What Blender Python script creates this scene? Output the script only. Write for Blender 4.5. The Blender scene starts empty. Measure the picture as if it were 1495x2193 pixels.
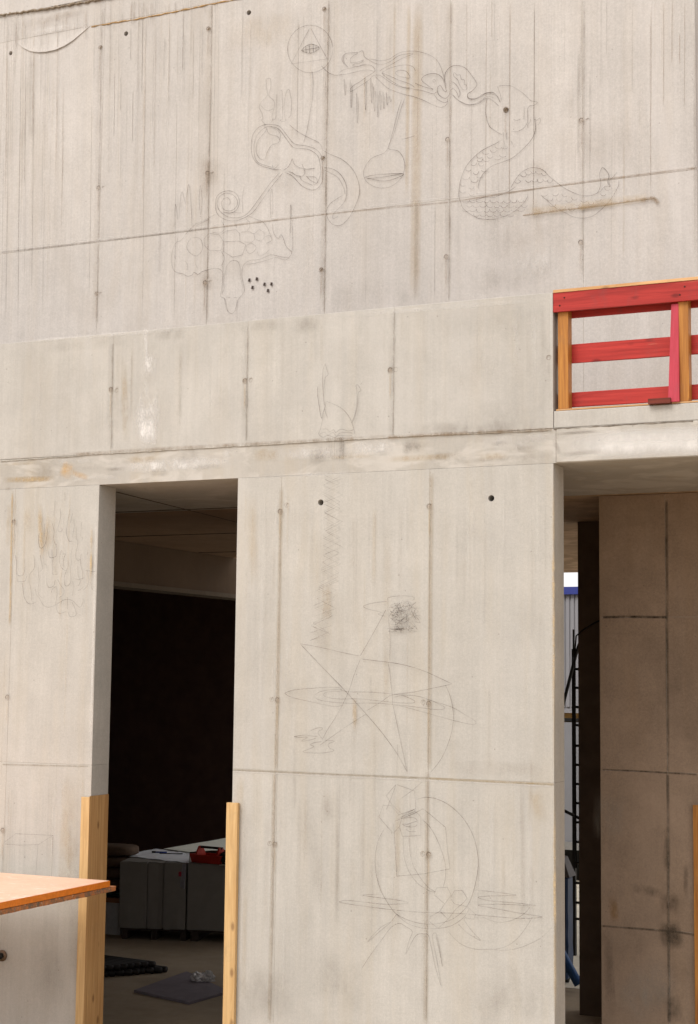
import bpy, bmesh, math, random
import numpy as np
from mathutils import Vector, Matrix
SC = bpy.context.scene
COL = SC.collection
rnd = random.Random(7)

# ------------------------------------------------------------------ camera
F_PX, YAW, PIT, ROL = 3429.858, 0.4294880, 0.1032293, 0.0107623
W, H = 1495.0, 2193.0
EYE = Vector((0.0, -11.9729, 3.45))
U = 2.2833                                   # plane of the set-back upper wall
fw = Vector((-math.sin(YAW)*math.cos(PIT), math.cos(YAW)*math.cos(PIT), math.sin(PIT)))
rt = Vector((math.cos(YAW), math.sin(YAW), 0)); up = rt.cross(fw)
r2 = math.cos(ROL)*rt + math.sin(ROL)*up; u2 = -math.sin(ROL)*rt + math.cos(ROL)*up
cam = bpy.data.cameras.new('camera'); camo = bpy.data.objects.new('camera', cam); COL.objects.link(camo)
cam.sensor_fit = 'VERTICAL'; cam.sensor_height = 36; cam.sensor_width = 24.54
cam.lens = F_PX/H*36; cam.clip_start = .1; cam.clip_end = 2000
camo.matrix_world = Matrix(((r2.x, u2.x, -fw.x, EYE.x), (r2.y, u2.y, -fw.y, EYE.y), (r2.z, u2.z, -fw.z, EYE.z), (0, 0, 0, 1)))
SC.camera = camo

# ------------------------------------------------------------------ sky, sun, exposure
SUN_EL, SUN_AZ = math.radians(52), math.radians(200)
world = bpy.data.worlds.new('World'); SC.world = world; world.use_nodes = True
wn = world.node_tree.nodes; wl = world.node_tree.links; wn.clear()
sky = wn.new('ShaderNodeTexSky'); sky.sky_type = 'NISHITA'; sky.sun_disc = False
sky.sun_elevation = SUN_EL; sky.sun_rotation = SUN_AZ; sky.dust_density = 4
hs = wn.new('ShaderNodeHueSaturation'); hs.inputs['Saturation'].default_value = 0.12
bg = wn.new('ShaderNodeBackground'); bg.inputs['Strength'].default_value = 0.12
wo = wn.new('ShaderNodeOutputWorld')
cl = wn.new('ShaderNodeMixRGB'); cl.inputs[0].default_value = .6; cl.inputs[2].default_value = (6.6, 6.5, 6.45, 1)   # even cloud layer
wl.new(sky.outputs[0], hs.inputs['Color']); wl.new(hs.outputs[0], cl.inputs[1]); wl.new(cl.outputs[0], bg.inputs[0]); wl.new(bg.outputs[0], wo.inputs[0])
sl = bpy.data.lights.new('sun', 'SUN'); sl.energy = 1.0; sl.angle = math.radians(25); sl.color = (1, .95, .88)
so = bpy.data.objects.new('sun', sl); COL.objects.link(so); so.location = (5, -20, 30)
# direction towards the sun
sd = Vector((math.sin(SUN_AZ)*math.cos(SUN_EL), math.cos(SUN_AZ)*math.cos(SUN_EL), math.sin(SUN_EL)))
so.rotation_euler = sd.to_track_quat('Z', 'Y').to_euler()
SC.view_settings.view_transform = 'Standard'; SC.view_settings.look = 'None'
SC.view_settings.gamma = 1; SC.view_settings.use_curve_mapping = False
SC.view_settings.exposure = 0.84
SC.cycles.transparent_max_bounces = 48
SC.cycles.max_bounces = 8; SC.cycles.diffuse_bounces = 5

# ------------------------------------------------------------------ surveying helpers
def ray(x, y): return fw + (x-W/2)/F_PX*r2 - (y-H/2)/F_PX*u2
def atY(x, y, Y=0.0):
    d = ray(x, y); t = (Y-EYE.y)/d.y; return EYE+t*d
def atZ(x, y, Z=0.0):
    d = ray(x, y); t = (Z-EYE.z)/d.z; return EYE+t*d
def atX(x, y, X):
    d = ray(x, y); t = (X-EYE.x)/d.x; return EYE+t*d

# ------------------------------------------------------------------ materials
class NT:
    def __init__(s, name):
        s.m = bpy.data.materials.new(name); s.m.use_nodes = True; s.t = s.m.node_tree; s.t.nodes.clear()
        s.out = s.t.nodes.new('ShaderNodeOutputMaterial')
    def n(s, t, **k):
        x = s.t.nodes.new('ShaderNode'+t)
        for a, b in k.items(): setattr(x, a, b)
        return x
    def l(s, a, b): s.t.links.new(a, b)
    def pos(s, scale=(1, 1, 1)):
        g = s.n('NewGeometry'); m = s.n('Mapping'); m.inputs['Scale'].default_value = scale
        s.l(g.outputs['Position'], m.inputs['Vector']); return m.outputs[0]
    def opos(s, scale=(1, 1, 1)):
        g = s.n('TexCoord'); m = s.n('Mapping'); m.inputs['Scale'].default_value = scale
        s.l(g.outputs['Object'], m.inputs['Vector']); return m.outputs[0]
    def noise(s, vec, scale=1., detail=4., rough=.55, dist=0.):
        x = s.n('TexNoise'); x.inputs['Scale'].default_value = scale; x.inputs['Detail'].default_value = detail
        x.inputs['Roughness'].default_value = rough; x.inputs['Distortion'].default_value = dist
        s.l(vec, x.inputs['Vector']); return x.outputs['Fac']
    def rng(s, v, a, b, c, d):
        x = s.n('MapRange'); s.l(v, x.inputs[0])
        for i, q in enumerate((a, b, c, d)): x.inputs[i+1].default_value = q
        return x.outputs[0]
    def math(s, op, a, b=None):
        x = s.n('Math', operation=op)
        for i, q in enumerate((a, b)):
            if q is None: continue
            if isinstance(q, (int, float)): x.inputs[i].default_value = q
            else: s.l(q, x.inputs[i])
        return x.outputs[0]
    def mix(s, fac, a, b, mode='MIX'):
        x = s.n('MixRGB', blend_type=mode)
        for i, q in enumerate((fac, a, b)):
            if isinstance(q, (int, float)): x.inputs[i].default_value = q
            elif isinstance(q, tuple): x.inputs[i].default_value = (*q, 1)
            else: s.l(q, x.inputs[i])
        return x.outputs[0]
    def bsdf(s, col, rough=.8, bump=None, bstr=.3, bdist=.01, metal=0., spec=.3):
        b = s.n('BsdfPrincipled'); b.inputs['Metallic'].default_value = metal
        b.inputs['Specular IOR Level'].default_value = spec
        if isinstance(col, tuple): b.inputs['Base Color'].default_value = (*col, 1)
        else: s.l(col, b.inputs['Base Color'])
        if isinstance(rough, (int, float)): b.inputs['Roughness'].default_value = rough
        else: s.l(rough, b.inputs['Roughness'])
        if bump is not None:
            k = s.n('Bump'); k.inputs['Strength'].default_value = bstr; k.inputs['Distance'].default_value = bdist
            s.l(bump, k.inputs['Height']); s.l(k.outputs[0], b.inputs['Normal'])
        s.l(b.outputs[0], s.out.inputs[0]); return s.m

def concrete(name, base, cloud=.09, streak=.08, grime=.3, ochre=.15, patch=.0, fine=.08):
    t = NT(name)
    P = t.pos()
    c1 = t.rng(t.noise(P, .55, 5, .6, .4), .3, .7, 1-cloud, 1+cloud)
    c2 = t.rng(t.noise(P, 3.2, 6, .7, .2), .3, .7, 1-cloud*.8, 1+cloud*.8)
    s1 = t.rng(t.noise(t.pos((14, 14, .35)), 1, 5, .65), .3, .7, 1-streak, 1+streak*.8)
    s2 = t.rng(t.noise(t.pos((60, 60, .8)), 1, 3, .6), .3, .75, 1+streak*.5, 1-streak*.7)
    fg = t.rng(t.noise(P, 90, 3, .8), .25, .75, 1-fine, 1+fine)
    fg2 = t.rng(t.noise(P, 38, 4, .8), .3, .7, 1-fine*.55, 1+fine*.55)
    k = c1
    for q in (c2, s1, s2, fg, fg2): k = t.math('MULTIPLY', k, q)
    oi = t.n('ObjectInfo'); k = t.math('MULTIPLY', k, t.rng(oi.outputs['Random'], 0, 1, .975, 1.025))
    col = t.mix(1.0, base, t.mix(1.0, (1, 1, 1), k, 'MULTIPLY'), 'MULTIPLY')
    # broad pale and dull washes left by the pours
    wa = t.noise(t.pos((1.1, 1.1, .28)), 1, 6, .62, .9)
    col = t.mix(t.rng(wa, .52, .68, 0, .30), col, (base[0]*1.22, base[1]*1.23, base[2]*1.26))
    col = t.mix(t.rng(wa, .46, .30, 0, .34), col, (base[0]*.84, base[1]*.80, base[2]*.74))
    mo = t.noise(P, 11, 6, .8, .5)
    col = t.mix(t.rng(mo, .55, .75, 0, .22), col, (base[0]*.74, base[1]*.70, base[2]*.63))
    # warm runs
    wr = t.math('MULTIPLY', t.rng(t.noise(t.pos((5, 5, .5)), 1, 4, .6, .3), .5, .75, 0, 1), ochre)
    col = t.mix(wr, col, (base[0]*.98, base[1]*.86, base[2]*.66))
    # grey damp clouds with ragged edges
    gr = t.math('MULTIPLY', t.rng(t.noise(t.pos((1.6, 1.6, .9)), 1, 8, .72, .6), .56, .76, 0, 1), grime)
    col = t.mix(gr, col, (base[0]*.66, base[1]*.66, base[2]*.66))
    if patch:
        pa = t.math('MULTIPLY', t.rng(t.noise(t.pos((2.2, 2.2, 5)), 1, 5, .6, .8), .5, .6, 0, 1), patch)
        col = t.mix(pa, col, (min(.85, base[0]*1.38), min(.85, base[1]*1.39), min(.85, base[2]*1.42)))
    # air holes
    vo = t.n('TexVoronoi'); vo.inputs['Scale'].default_value = 9; t.l(P, vo.inputs['Vector'])
    pit = t.math('MULTIPLY', t.math('LESS_THAN', vo.outputs['Distance'], .05), t.math('GREATER_THAN', t.noise(P, 1.7, 2), .52))
    col = t.mix(t.math('MULTIPLY', pit, .45), col, (.13, .10, .08))
    h = t.math('ADD', t.math('MULTIPLY', t.noise(P, 60, 4, .7), .5), t.math('SUBTRACT', t.noise(P, 6, 3), t.math('MULTIPLY', pit, 2)))
    return t.bsdf(col, .88, h, .35, .006, spec=.2)

def wood(name, base, dark, along='Z', wear=None, sc=1., knots=True):
    t = NT(name)
    s = {'Z': (28*sc, 28*sc, 1.2*sc), 'X': (1.2*sc, 28*sc, 28*sc), 'Y': (28*sc, 1.2*sc, 28*sc)}[along]
    oi = t.n('ObjectInfo'); g = t.n('NewGeometry'); m = t.n('Mapping'); m.inputs['Scale'].default_value = s
    ad = t.n('VectorMath', operation='ADD'); cb = t.n('CombineXYZ')
    o = t.math('MULTIPLY', oi.outputs['Random'], 13.)
    for i in range(3): t.l(o, cb.inputs[i])
    t.l(g.outputs['Position'], ad.inputs[0]); t.l(cb.outputs[0], ad.inputs[1]); t.l(ad.outputs[0], m.inputs[0])
    n1 = t.noise(m.outputs[0], 1, 5, .6, 1.4)
    n2 = t.noise(m.outputs[0], 3.2, 3, .6, .3)
    f = t.rng(n1, .35, .68, 0, 1)
    col = t.mix(f, base, dark)
    col = t.mix(t.rng(n2, .45, .8, 0, .35), col, (dark[0]*.7, dark[1]*.7, dark[2]*.7))
    if knots:
        vo = t.n('TexVoronoi'); vo.inputs['Scale'].default_value = 1
        m2 = t.n('Mapping'); m2.inputs['Scale'].default_value = {'Z': (7, 7, 3.3), 'X': (3.3, 7, 7), 'Y': (7, 3.3, 7)}[along]
        t.l(ad.outputs[0], m2.inputs[0]); t.l(m2.outputs[0], vo.inputs['Vector'])
        col = t.mix(t.rng(vo.outputs['Distance'], .07, .16, .7, 0), col, (dark[0]*.4, dark[1]*.35, dark[2]*.35))
    if wear:
        w = t.rng(t.noise(m.outputs[0], .8, 6, .75, .6), .64, .70, 0, .7)
        col = t.mix(w, col, wear)
    col = t.mix(1., col, t.mix(1., (1, 1, 1), t.rng(oi.outputs['Random'], 0, 1, .9, 1.08), 'MULTIPLY'), 'MULTIPLY')
    col = t.mix(t.rng(t.noise(t.pos((6, 6, 3)), 1, 6, .75, .4), .54, .74, 0, .4), col, (dark[0]*.55+.04, dark[1]*.6+.04, dark[2]*.6+.04))
    return t.bsdf(col, .62, n1, .25, .003, spec=.3)

def plain(name, col, rough=.7, var=.12, scale=14, metal=0., bstr=.2, spec=.3):
    t = NT(name); P = t.pos()
    n = t.noise(P, scale, 5, .65)
    c = t.mix(1., col, t.mix(1., (1, 1, 1), t.rng(n, .3, .7, 1-var, 1+var), 'MULTIPLY'), 'MULTIPLY')
    return t.bsdf(c, rough, n, bstr, .004, metal, spec)

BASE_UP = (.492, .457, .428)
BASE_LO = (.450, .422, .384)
M_up = concrete('concrete_upper', BASE_UP, .06, .06, .07, .12, fine=.12)
M_par = concrete('concrete_parapet', (.458, .430, .394), .08, .05, .12, .16)
M_low = concrete('concrete_lower', BASE_LO, .07, .045, .12, .25, fine=.12)
M_slab = concrete('concrete_slab_edge', (.43, .398, .357), .07, .03, .25, .35, patch=.45)
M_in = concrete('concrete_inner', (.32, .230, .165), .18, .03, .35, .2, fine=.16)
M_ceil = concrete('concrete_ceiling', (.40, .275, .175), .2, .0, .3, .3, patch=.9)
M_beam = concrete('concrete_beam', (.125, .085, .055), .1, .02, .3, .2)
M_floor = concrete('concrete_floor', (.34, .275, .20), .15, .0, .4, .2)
M_wood = wood('timber', (.58, .35, .15), (.42, .22, .085))
M_woodL = wood('timber_light', (.66, .44, .21), (.52, .31, .13))
M_woodP = wood('timber_post', (.50, .215, .045), (.30, .11, .022))
M_woodX = wood('timber_cap', (.66, .40, .20), (.5, .26, .1), 'X')
M_red = wood('red_painted_timber', (.46, .036, .028), (.29, .019, .015), 'X', wear=(.55, .20, .12))
M_redw = wood('red_painted_timber_worn', (.47, .040, .032), (.31, .020, .016), 'X', wear=(.6, .3, .14))
M_pink = wood('pink_painted_timber', (.52, .055, .085), (.42, .035, .055), 'Z', knots=False)
M_dred = wood('dark_red_timber', (.17, .03, .015), (.10, .018, .01), 'X', knots=False)
M_dark = plain('black_steel', (.012, .011, .010), .6, .3)
M_grout = plain('joint_mortar', (.35, .31, .265), .95, .3, 30)

# ------------------------------------------------------------------ mesh helpers
def mesh_obj(name, verts, faces, mat, parent=None, smooth=False, uv=None):
    me = bpy.data.meshes.new(name)
    off = parent_off(parent)
    me.from_pydata([tuple(Vector(v)-off) for v in verts], [], faces); me.update()
    if mat is not None: me.materials.append(mat)
    if smooth:
        for p in me.polygons: p.use_smooth = True
    o = bpy.data.objects.new(name, me); COL.objects.link(o)
    if parent is not None: o.parent = parent
    return o
def parent_off(p):
    v = Vector((0, 0, 0))
    while p is not None: v = v+Vector(p.location); p = p.parent
    return v
def tag(o, label=None, cat=None, group=None, kind=None):
    if label: o['label'] = label
    if cat: o['category'] = cat
    if group: o['group'] = group
    if kind: o['kind'] = kind
    return o
def empty(name, loc, label, cat, group=None):
    o = bpy.data.objects.new(name, None); o.empty_display_size = .2; o.location = loc; COL.objects.link(o)
    return tag(o, label, cat, group)
def loc_at(o, loc):
    """give a single-mesh thing an origin at its base"""
    loc = Vector(loc); o.data.transform(Matrix.Translation(-loc)); o.location = loc; return o
def boxv(x0, x1, y0, y1, z0, z1):
    return [(x0, y0, z0), (x1, y0, z0), (x1, y1, z0), (x0, y1, z0), (x0, y0, z1), (x1, y0, z1), (x1, y1, z1), (x0, y1, z1)], \
           [(0, 3, 2, 1), (4, 5, 6, 7), (0, 1, 5, 4), (1, 2, 6, 5), (2, 3, 7, 6), (3, 0, 4, 7)]
def bbox(name, x0, x1, y0, y1, z0, z1, mat, parent=None, bev=0.0, jit=0.0, rot=None, seg=1, cuts=0):
    """box with bevelled, slightly uneven edges"""
    bm = bmesh.new(); v, f = boxv(x0, x1, y0, y1, z0, z1)
    vs = [bm.verts.new(p) for p in v]
    for q in f: bm.faces.new([vs[i] for i in q])
    if cuts: 
        ax = max(range(3), key=lambda i: (x1-x0, y1-y0, z1-z0)[i])
        es = [e for e in bm.edges if abs((e.verts[0].co-e.verts[1].co)[ax]) > 1e-6]
        bmesh.ops.subdivide_edges(bm, edges=es, cuts=cuts, use_grid_fill=True)
    if bev: bmesh.ops.bevel(bm, geom=[e for e in bm.edges if len(e.link_faces) == 2 and e.calc_face_angle(0) > .5], offset=bev, segments=seg, affect='EDGES')
    if jit:
        for w in bm.verts: w.co += Vector([rnd.uniform(-jit, jit) for _ in range(3)])
    if rot is not None:
        c = Vector(((x0+x1)/2, (y0+y1)/2, (z0+z1)/2))
        for w in bm.verts: w.co = c+rot@(w.co-c)
    off = parent_off(parent)
    for w in bm.verts: w.co -= off
    me = bpy.data.meshes.new(name); bm.to_mesh(me); bm.free()
    if mat is not None: me.materials.append(mat)
    o = bpy.data.objects.new(name, me); COL.objects.link(o)
    if parent is not None: o.parent = parent
    return o
def tube(name, pts, r, mat, parent=None, n=8, cap=True):
    pts = [Vector(p) for p in pts]; V = []; Fc = []
    for i, p in enumerate(pts):
        d = (pts[min(i+1, len(pts)-1)]-pts[max(i-1, 0)]).normalized()
        a = d.orthogonal().normalized() if i == 0 else (a-d*a.dot(d)).normalized()
        b = d.cross(a)
        rr = r[i] if isinstance(r, (list, tuple)) else r
        V += [p+rr*(math.cos(k*2*math.pi/n)*a+math.sin(k*2*math.pi/n)*b) for k in range(n)]
    for i in range(len(pts)-1):
        for k in range(n):
            Fc.append((i*n+k, i*n+(k+1) % n, (i+1)*n+(k+1) % n, (i+1)*n+k))
    if cap:
        Fc.append(tuple(range(n))[::-1]); Fc.append(tuple((len(pts)-1)*n+k for k in range(n)))
    return mesh_obj(name, V, Fc, mat, parent, True)

def panel(name, parent, x0, x1, z0, z1, yf, th, mat, holes=(), ch=.002):
    """one formwork-panel bay of concrete: full wall thickness, chamfered front arris, real tie holes"""
    g = .0008; x0 += g; x1 -= g; z0 += g; z1 -= g
    yf += rnd.uniform(-.0006, .0006)
    V = [(x0+ch, yf, z0+ch), (x1-ch, yf, z0+ch), (x1-ch, yf, z1-ch), (x0+ch, yf, z1-ch),
         (x0, yf+ch, z0), (x1, yf+ch, z0), (x1, yf+ch, z1), (x0, yf+ch, z1),
         (x0, yf+th, z0), (x1, yf+th, z0), (x1, yf+th, z1), (x0, yf+th, z1)]
    Fc = [(0, 1, 2, 3)]
    for i in range(4):
        j = (i+1) % 4; Fc.append((i, 4+i, 4+j, j)); Fc.append((4+i, 8+i, 8+j, 4+j))
    Fc.append((8, 11, 10, 9))
    o = mesh_obj(name, V, Fc, mat, parent)
    bm = bmesh.new(); bm.from_mesh(o.data); bmesh.ops.recalc_face_normals(bm, faces=bm.faces); bm.to_mesh(o.data); bm.free()
    hs = [h for h in holes if x0+.03 < h[0] < x1-.03 and z0+.03 < h[1] < z1-.03]
    if hs:
        bm = bmesh.new()
        off = parent_off(parent)
        for hx, hz, r, dp in hs:
            mt = Matrix.Translation(Vector((hx, yf+dp/2-.01, hz))-off) @ Matrix.Rotation(math.pi/2, 4, 'X')
            bmesh.ops.create_cone(bm, cap_ends=True, segments=14, radius1=r, radius2=r, depth=dp+.02, matrix=mt)
        cm = bpy.data.meshes.new('cut'); bm.to_mesh(cm); bm.free()
        co = bpy.data.objects.new('cut', cm); COL.objects.link(co); co.parent = parent
        md = o.modifiers.new('b', 'BOOLEAN'); md.object = co; md.operation = 'DIFFERENCE'; md.solver = 'EXACT'
        bpy.context.view_layer.update()
        dg = bpy.context.evaluated_depsgraph_get()
        nm = bpy.data.meshes.new_from_object(o.evaluated_get(dg)); o.modifiers.clear()
        old = o.data; o.data = nm; bpy.data.meshes.remove(old)
        nm.materials.clear(); nm.materials.append(mat)
        bpy.data.objects.remove(co); bpy.data.meshes.remove(cm)
        nm.name = name
    return o

# ------------------------------------------------------------------ marks on concrete: pencil, rust, damp, joints, painted shade
def mark_material():
    t = NT('surface_marks')
    a = t.n('Attribute', attribute_name='col'); uvn = t.n('UVMap'); uvn.uv_map = 'UVMap'
    k = t.n('Attribute', attribute_name='par')       # x strength, y end softness, z roughness of breakup
    sp = t.n('SeparateXYZ'); t.l(k.outputs['Vector'], sp.inputs[0])
    us = t.n('SeparateXYZ'); t.l(uvn.outputs[0], us.inputs[0])
    au = t.math('ABSOLUTE', t.math('SUBTRACT', t.math('MULTIPLY', us.outputs[0], 2), 1))
    av = t.math('ABSOLUTE', t.math('SUBTRACT', t.math('MULTIPLY', us.outputs[1], 2), 1))
    fu = t.math('SUBTRACT', 1, t.math('POWER', au, 2.))
    fv = t.math('MINIMUM', 1, t.math('MULTIPLY', t.math('SUBTRACT', 1, av), sp.outputs[1]))
    P = t.pos()
    n1 = t.rng(t.noise(P, 45, 4, .75), .34, .64, .25, 1.2)
    n2 = t.rng(t.noise(t.pos((7, 7, 3)), 1, 6, .75), .36, .62, 0, 1.3)
    nn = t.math('MULTIPLY', n1, n2)
    brk = t.math('ADD', t.math('SUBTRACT', 1, sp.outputs[2]), t.math('MULTIPLY', sp.outputs[2], t.math('ADD', t.math('MULTIPLY', nn, .5), t.math('MULTIPLY', n2, .5))))
    al = t.math('MULTIPLY', t.math('MULTIPLY', fu, fv), t.math('MULTIPLY', sp.outputs[0], brk))
    al = t.math('MAXIMUM', 0, t.math('MINIMUM', al, .95))
    d = t.n('BsdfDiffuse'); t.l(a.outputs['Color'], d.inputs[0]); tr = t.n('BsdfTransparent')
    mx = t.n('MixShader'); t.l(al, mx.inputs[0]); t.l(tr.outputs[0], mx.inputs[1]); t.l(d.outputs[0], mx.inputs[2])
    t.l(mx.outputs[0], t.out.inputs[0]); return t.m
M_mark = mark_material()
PENCIL = (.11, .085, .07)

class Marks:
    """strips and blots lying on a wall plane Y=yp, facing -Y"""
    def __init__(s, yp, start=.0012): s.yp = yp; s.V = []; s.F = []; s.uv = []; s.c = []; s.p = []; s.k = start
    def strip(s, pts, w, col=PENCIL, a=.45, soft=20., rough=.6, smooth=True):
        """pts: list of (X,Z)"""
        P = [Vector(p) for p in pts]
        if smooth and len(P) > 2:
            Q = []
            for i in range(len(P)-1):
                p0, p1, p2, p3 = P[max(i-1, 0)], P[i], P[i+1], P[min(i+2, len(P)-1)]
                for j in range(5):
                    q = j/5
                    Q.append(.5*((2*p1)+(-p0+p2)*q+(2*p0-5*p1+4*p2-p3)*q*q+(-p0+3*p1-3*p2+p3)*q**3))
            Q.append(P[-1]); P = Q
        L = [0]
        for i in range(1, len(P)): L.append(L[-1]+(P[i]-P[i-1]).length)
        if L[-1] < 1e-6: return
        s.k += .00005; b = len(s.V); ph = rnd.uniform(0, 6.28); fq = rnd.uniform(3, 9); wv = w if isinstance(w, (list, tuple)) else None
        for i, p in enumerate(P):
            d = (P[min(i+1, len(P)-1)]-P[max(i-1, 0)])
            if d.length < 1e-9: d = Vector((1, 0))
            d.normalize(); n = Vector((-d.y, d.x)); ww = (wv[0]+(wv[1]-wv[0])*L[i]/L[-1]) if wv else w
            y = s.yp-s.k-(i % 7)*.000007
            for sg in (-1, 1):
                q = p+n*sg*ww/2; s.V.append((q.x, y, q.y)); s.c.append((*col, 1)); s.p.append((a*(1+.2*math.sin(ph+fq*L[i]*2)) if col == PENCIL else a, soft, rough))
            if i:
                s.F.append((b+2*i-2, b+2*i-1, b+2*i+1, b+2*i)); v0, v1 = L[i-1]/L[-1], L[i]/L[-1]
                s.uv += [(0, v0), (1, v0), (1, v1), (0, v1)]
    def px(s, pts, w=.009, **k):
        s.strip([(q.x, q.z) for q in (atY(x, y, s.yp) for x, y in pts)], w, **k)
    def crop(s, ox, oy, sc, pts, w=.009, **k): s.px([(ox+x/sc, oy+y/sc) for x, y in pts], w, **k)
    def build(s, name, parent, label=None, kind=None):
        o = mesh_obj(name, s.V, s.F, M_mark, parent)
        me = o.data; ul = me.uv_layers.new(name='UVMap')
        ul.data.foreach_set('uv', [c for q in s.uv for c in q])
        at = me.attributes.new('col', 'FLOAT_COLOR', 'POINT'); at.data.foreach_set('color', [c for q in s.c for c in q])
        at = me.attributes.new('par', 'FLOAT_VECTOR', 'POINT'); at.data.foreach_set('vector', [c for q in s.p for c in q])
        if label: o['label'] = label
        if kind: o['kind'] = kind
        return o

# ------------------------------------------------------------------ setting: ground and floors
ZC = 5.14; ZB = 5.416; ZP = 6.505
gm = NT('site_ground'); P = gm.pos()
gc = gm.mix(gm.rng(gm.noise(P, .4, 8, .7), .35, .65, 0, 1), (.52, .41, .29), (.42, .33, .23))
gc = gm.mix(gm.rng(gm.noise(P, 25, 5, .8), .4, .7, 0, .6), gc, (.42, .37, .30))
gm.bsdf(gc, .95, gm.noise(P, 12, 8, .8), .8, .03)
g = mesh_obj('ground', [(-400, -400, -.12), (400, -400, -.12), (400, 400, -.12), (-400, 400, -.12)], [(0, 1, 2, 3)], gm.m)
tag(g, kind='structure')
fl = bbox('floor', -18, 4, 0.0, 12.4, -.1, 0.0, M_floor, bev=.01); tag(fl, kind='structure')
# floor under the canopy painted pale to stand for daylight; yard paving beyond
yp_ = mesh_obj('pavement', [(-7.45, 5.9, .004), (4, 5.9, .004), (4, 12.4, .004), (-7.45, 12.4, .004)], [(0, 1, 2, 3)], plain('daylit_pale_floor', (.74, .68, .56), .9, .12, 3)); tag(yp_, kind='structure')
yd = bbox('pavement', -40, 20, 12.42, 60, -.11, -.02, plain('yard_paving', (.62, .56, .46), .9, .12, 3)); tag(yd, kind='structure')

# ------------------------------------------------------------------ the building
B = empty('concrete_building', (-6, .14, 0), 'raw concrete building under construction with pencil drawings over its walls', 'building')
TW = .27
XL, XR = -7.935, -6.533     # left doorway
XJ = -3.727                 # right edge of the pencil pier
sx = lambda x, y, Y=0.: atY(x, y, Y).x
ZJ = 2.665
def holes_px(lst, Y): return [(atY(x, y, Y).x, atY(x, y, Y).z, r, d) for x, y, r, d in lst]
R1, R2 = .021, .0235
HF = holes_px([(32, 1118, R1, .014), (18, 1493, R1, .014), (8, 1778, R1, .014), (602, 1096, R1, .012), (616, 1082, .016, .004), (921, 1085, R1, .012),
    (596, 1499, R1, .014), (584, 1498, .016, .004), (920, 1507, R1, .014), (908, 1504, .016, .004), (591, 1808, R1, .014), (580, 1806, .016, .004),
    (920, 1830, R1, .014), (907, 1828, .016, .004), (687, 1076, .026, .2), (1052, 1067, .026, .2)], 0)
HP = holes_px([(239, 835, R1, .014), (251, 836, .018, .004), (526, 816, R1, .014), (538, 814, .018, .004), (837, 793, R1, .014), (849, 792, .018, .004), (1176, 766, .02, .004)], 0)
HU = holes_px([(533, 27, .027, .2), (270, 72, .027, .2), (23, 114, .025, .2), (448, 63, R1, .014), (457, 62, .02, .004), (217, 103, R1, .014), (227, 101, .02, .004), (696, 21, R1, .014), (704, 20, .02, .004),
    (213, 403, R1, .014), (222, 402, .02, .004), (446, 372, R1, .014), (456, 372, .022, .006), (693, 340, R1, .014), (1084, 236, .028, .05), (960, 300, R1, .014), (969, 300, .02, .004),
    (1246, 259, R1, .014), (1259, 258, .022, .005), (441, 606, R1, .014), (451, 604, .02, .004), (690, 579, R1, .014), (209, 630, R1, .014), (216, 629, .018, .004), (957, 551, R1, .014), (966, 550, .018, .004), (1245, 520, R1, .014), (1255, 519, .02, .004)], U)
def wallgrid(name, xs, zs, yf, th, mat, holes=()):
    for i in range(len(xs)-1):
        for j in range(len(zs)-1):
            panel(name, B, xs[i], xs[i+1], zs[j], zs[j+1], yf, th, mat, holes)
    for x in xs[1:-1]:
        bbox('panel_joint', x-.02, x+.02, yf+.0012, yf+th-.03, zs[0]+.01, zs[-1]-.01, M_grout, B)
    for z in zs[1:-1]:
        bbox('panel_joint', xs[0]+.01, xs[-1]-.01, yf+.0015, yf+th-.035, z-.02, z+.02, M_grout, B)
s25, s597, s918 = sx(25, 1300), sx(597, 1450), sx(918, 1450)
wallgrid('wall_panel', [s25-5.4, s25-2.7, s25-1.35, s25, XL], [-.1, ZJ, ZC], 0, TW, M_low, HF)
wallgrid('wall_panel', [XR, s597, s918, XJ], [-.1, ZJ, ZC], 0, TW, M_low, HF)
wallgrid('wall_panel', [1.3, 2.65, 4.0], [-.1, ZJ, ZC], 0, TW, M_low)
# slab edge over both openings, a few mm back from the parapet
panel('slab_edge', B, s25-5.4, XJ+.02, ZC, ZB, .001, 2.2, M_slab, ch=.0006)
panel('slab_edge', B, XJ+.02, 4.0, ZC+.0, ZB, -.003, 2.2, M_slab, ch=.008)
ps = [sx(241, 835), sx(530, 815), sx(844, 792)]
wallgrid('parapet_panel', [s25-5.4, ps[0]-2.7, ps[0]-1.35, ps[0], ps[1], ps[2], XJ], [ZB, ZP], -.003, .2, M_par, HP)
panel('parapet_upstand', B, XJ, 4.0, ZB, 5.553, .004, .24, M_par, ch=.006)
# terrace slab behind the parapet, floor/ceiling slab of the whole building
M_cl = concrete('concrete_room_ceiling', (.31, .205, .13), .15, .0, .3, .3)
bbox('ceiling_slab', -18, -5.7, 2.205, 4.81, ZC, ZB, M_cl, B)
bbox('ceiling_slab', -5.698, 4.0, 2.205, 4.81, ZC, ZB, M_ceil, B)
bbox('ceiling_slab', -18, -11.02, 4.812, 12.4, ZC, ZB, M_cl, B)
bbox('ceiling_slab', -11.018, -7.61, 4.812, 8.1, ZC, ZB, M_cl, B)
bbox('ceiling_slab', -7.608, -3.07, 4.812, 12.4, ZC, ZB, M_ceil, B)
bbox('ceiling_slab', -18, s25-5.402, .004, 2.204, ZC, ZB, M_ceil, B)
bbox('terrace_floor', s25-5.4, 4.0, .245, U-.01, ZB+.002, ZB+.04, M_in, B)
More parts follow.
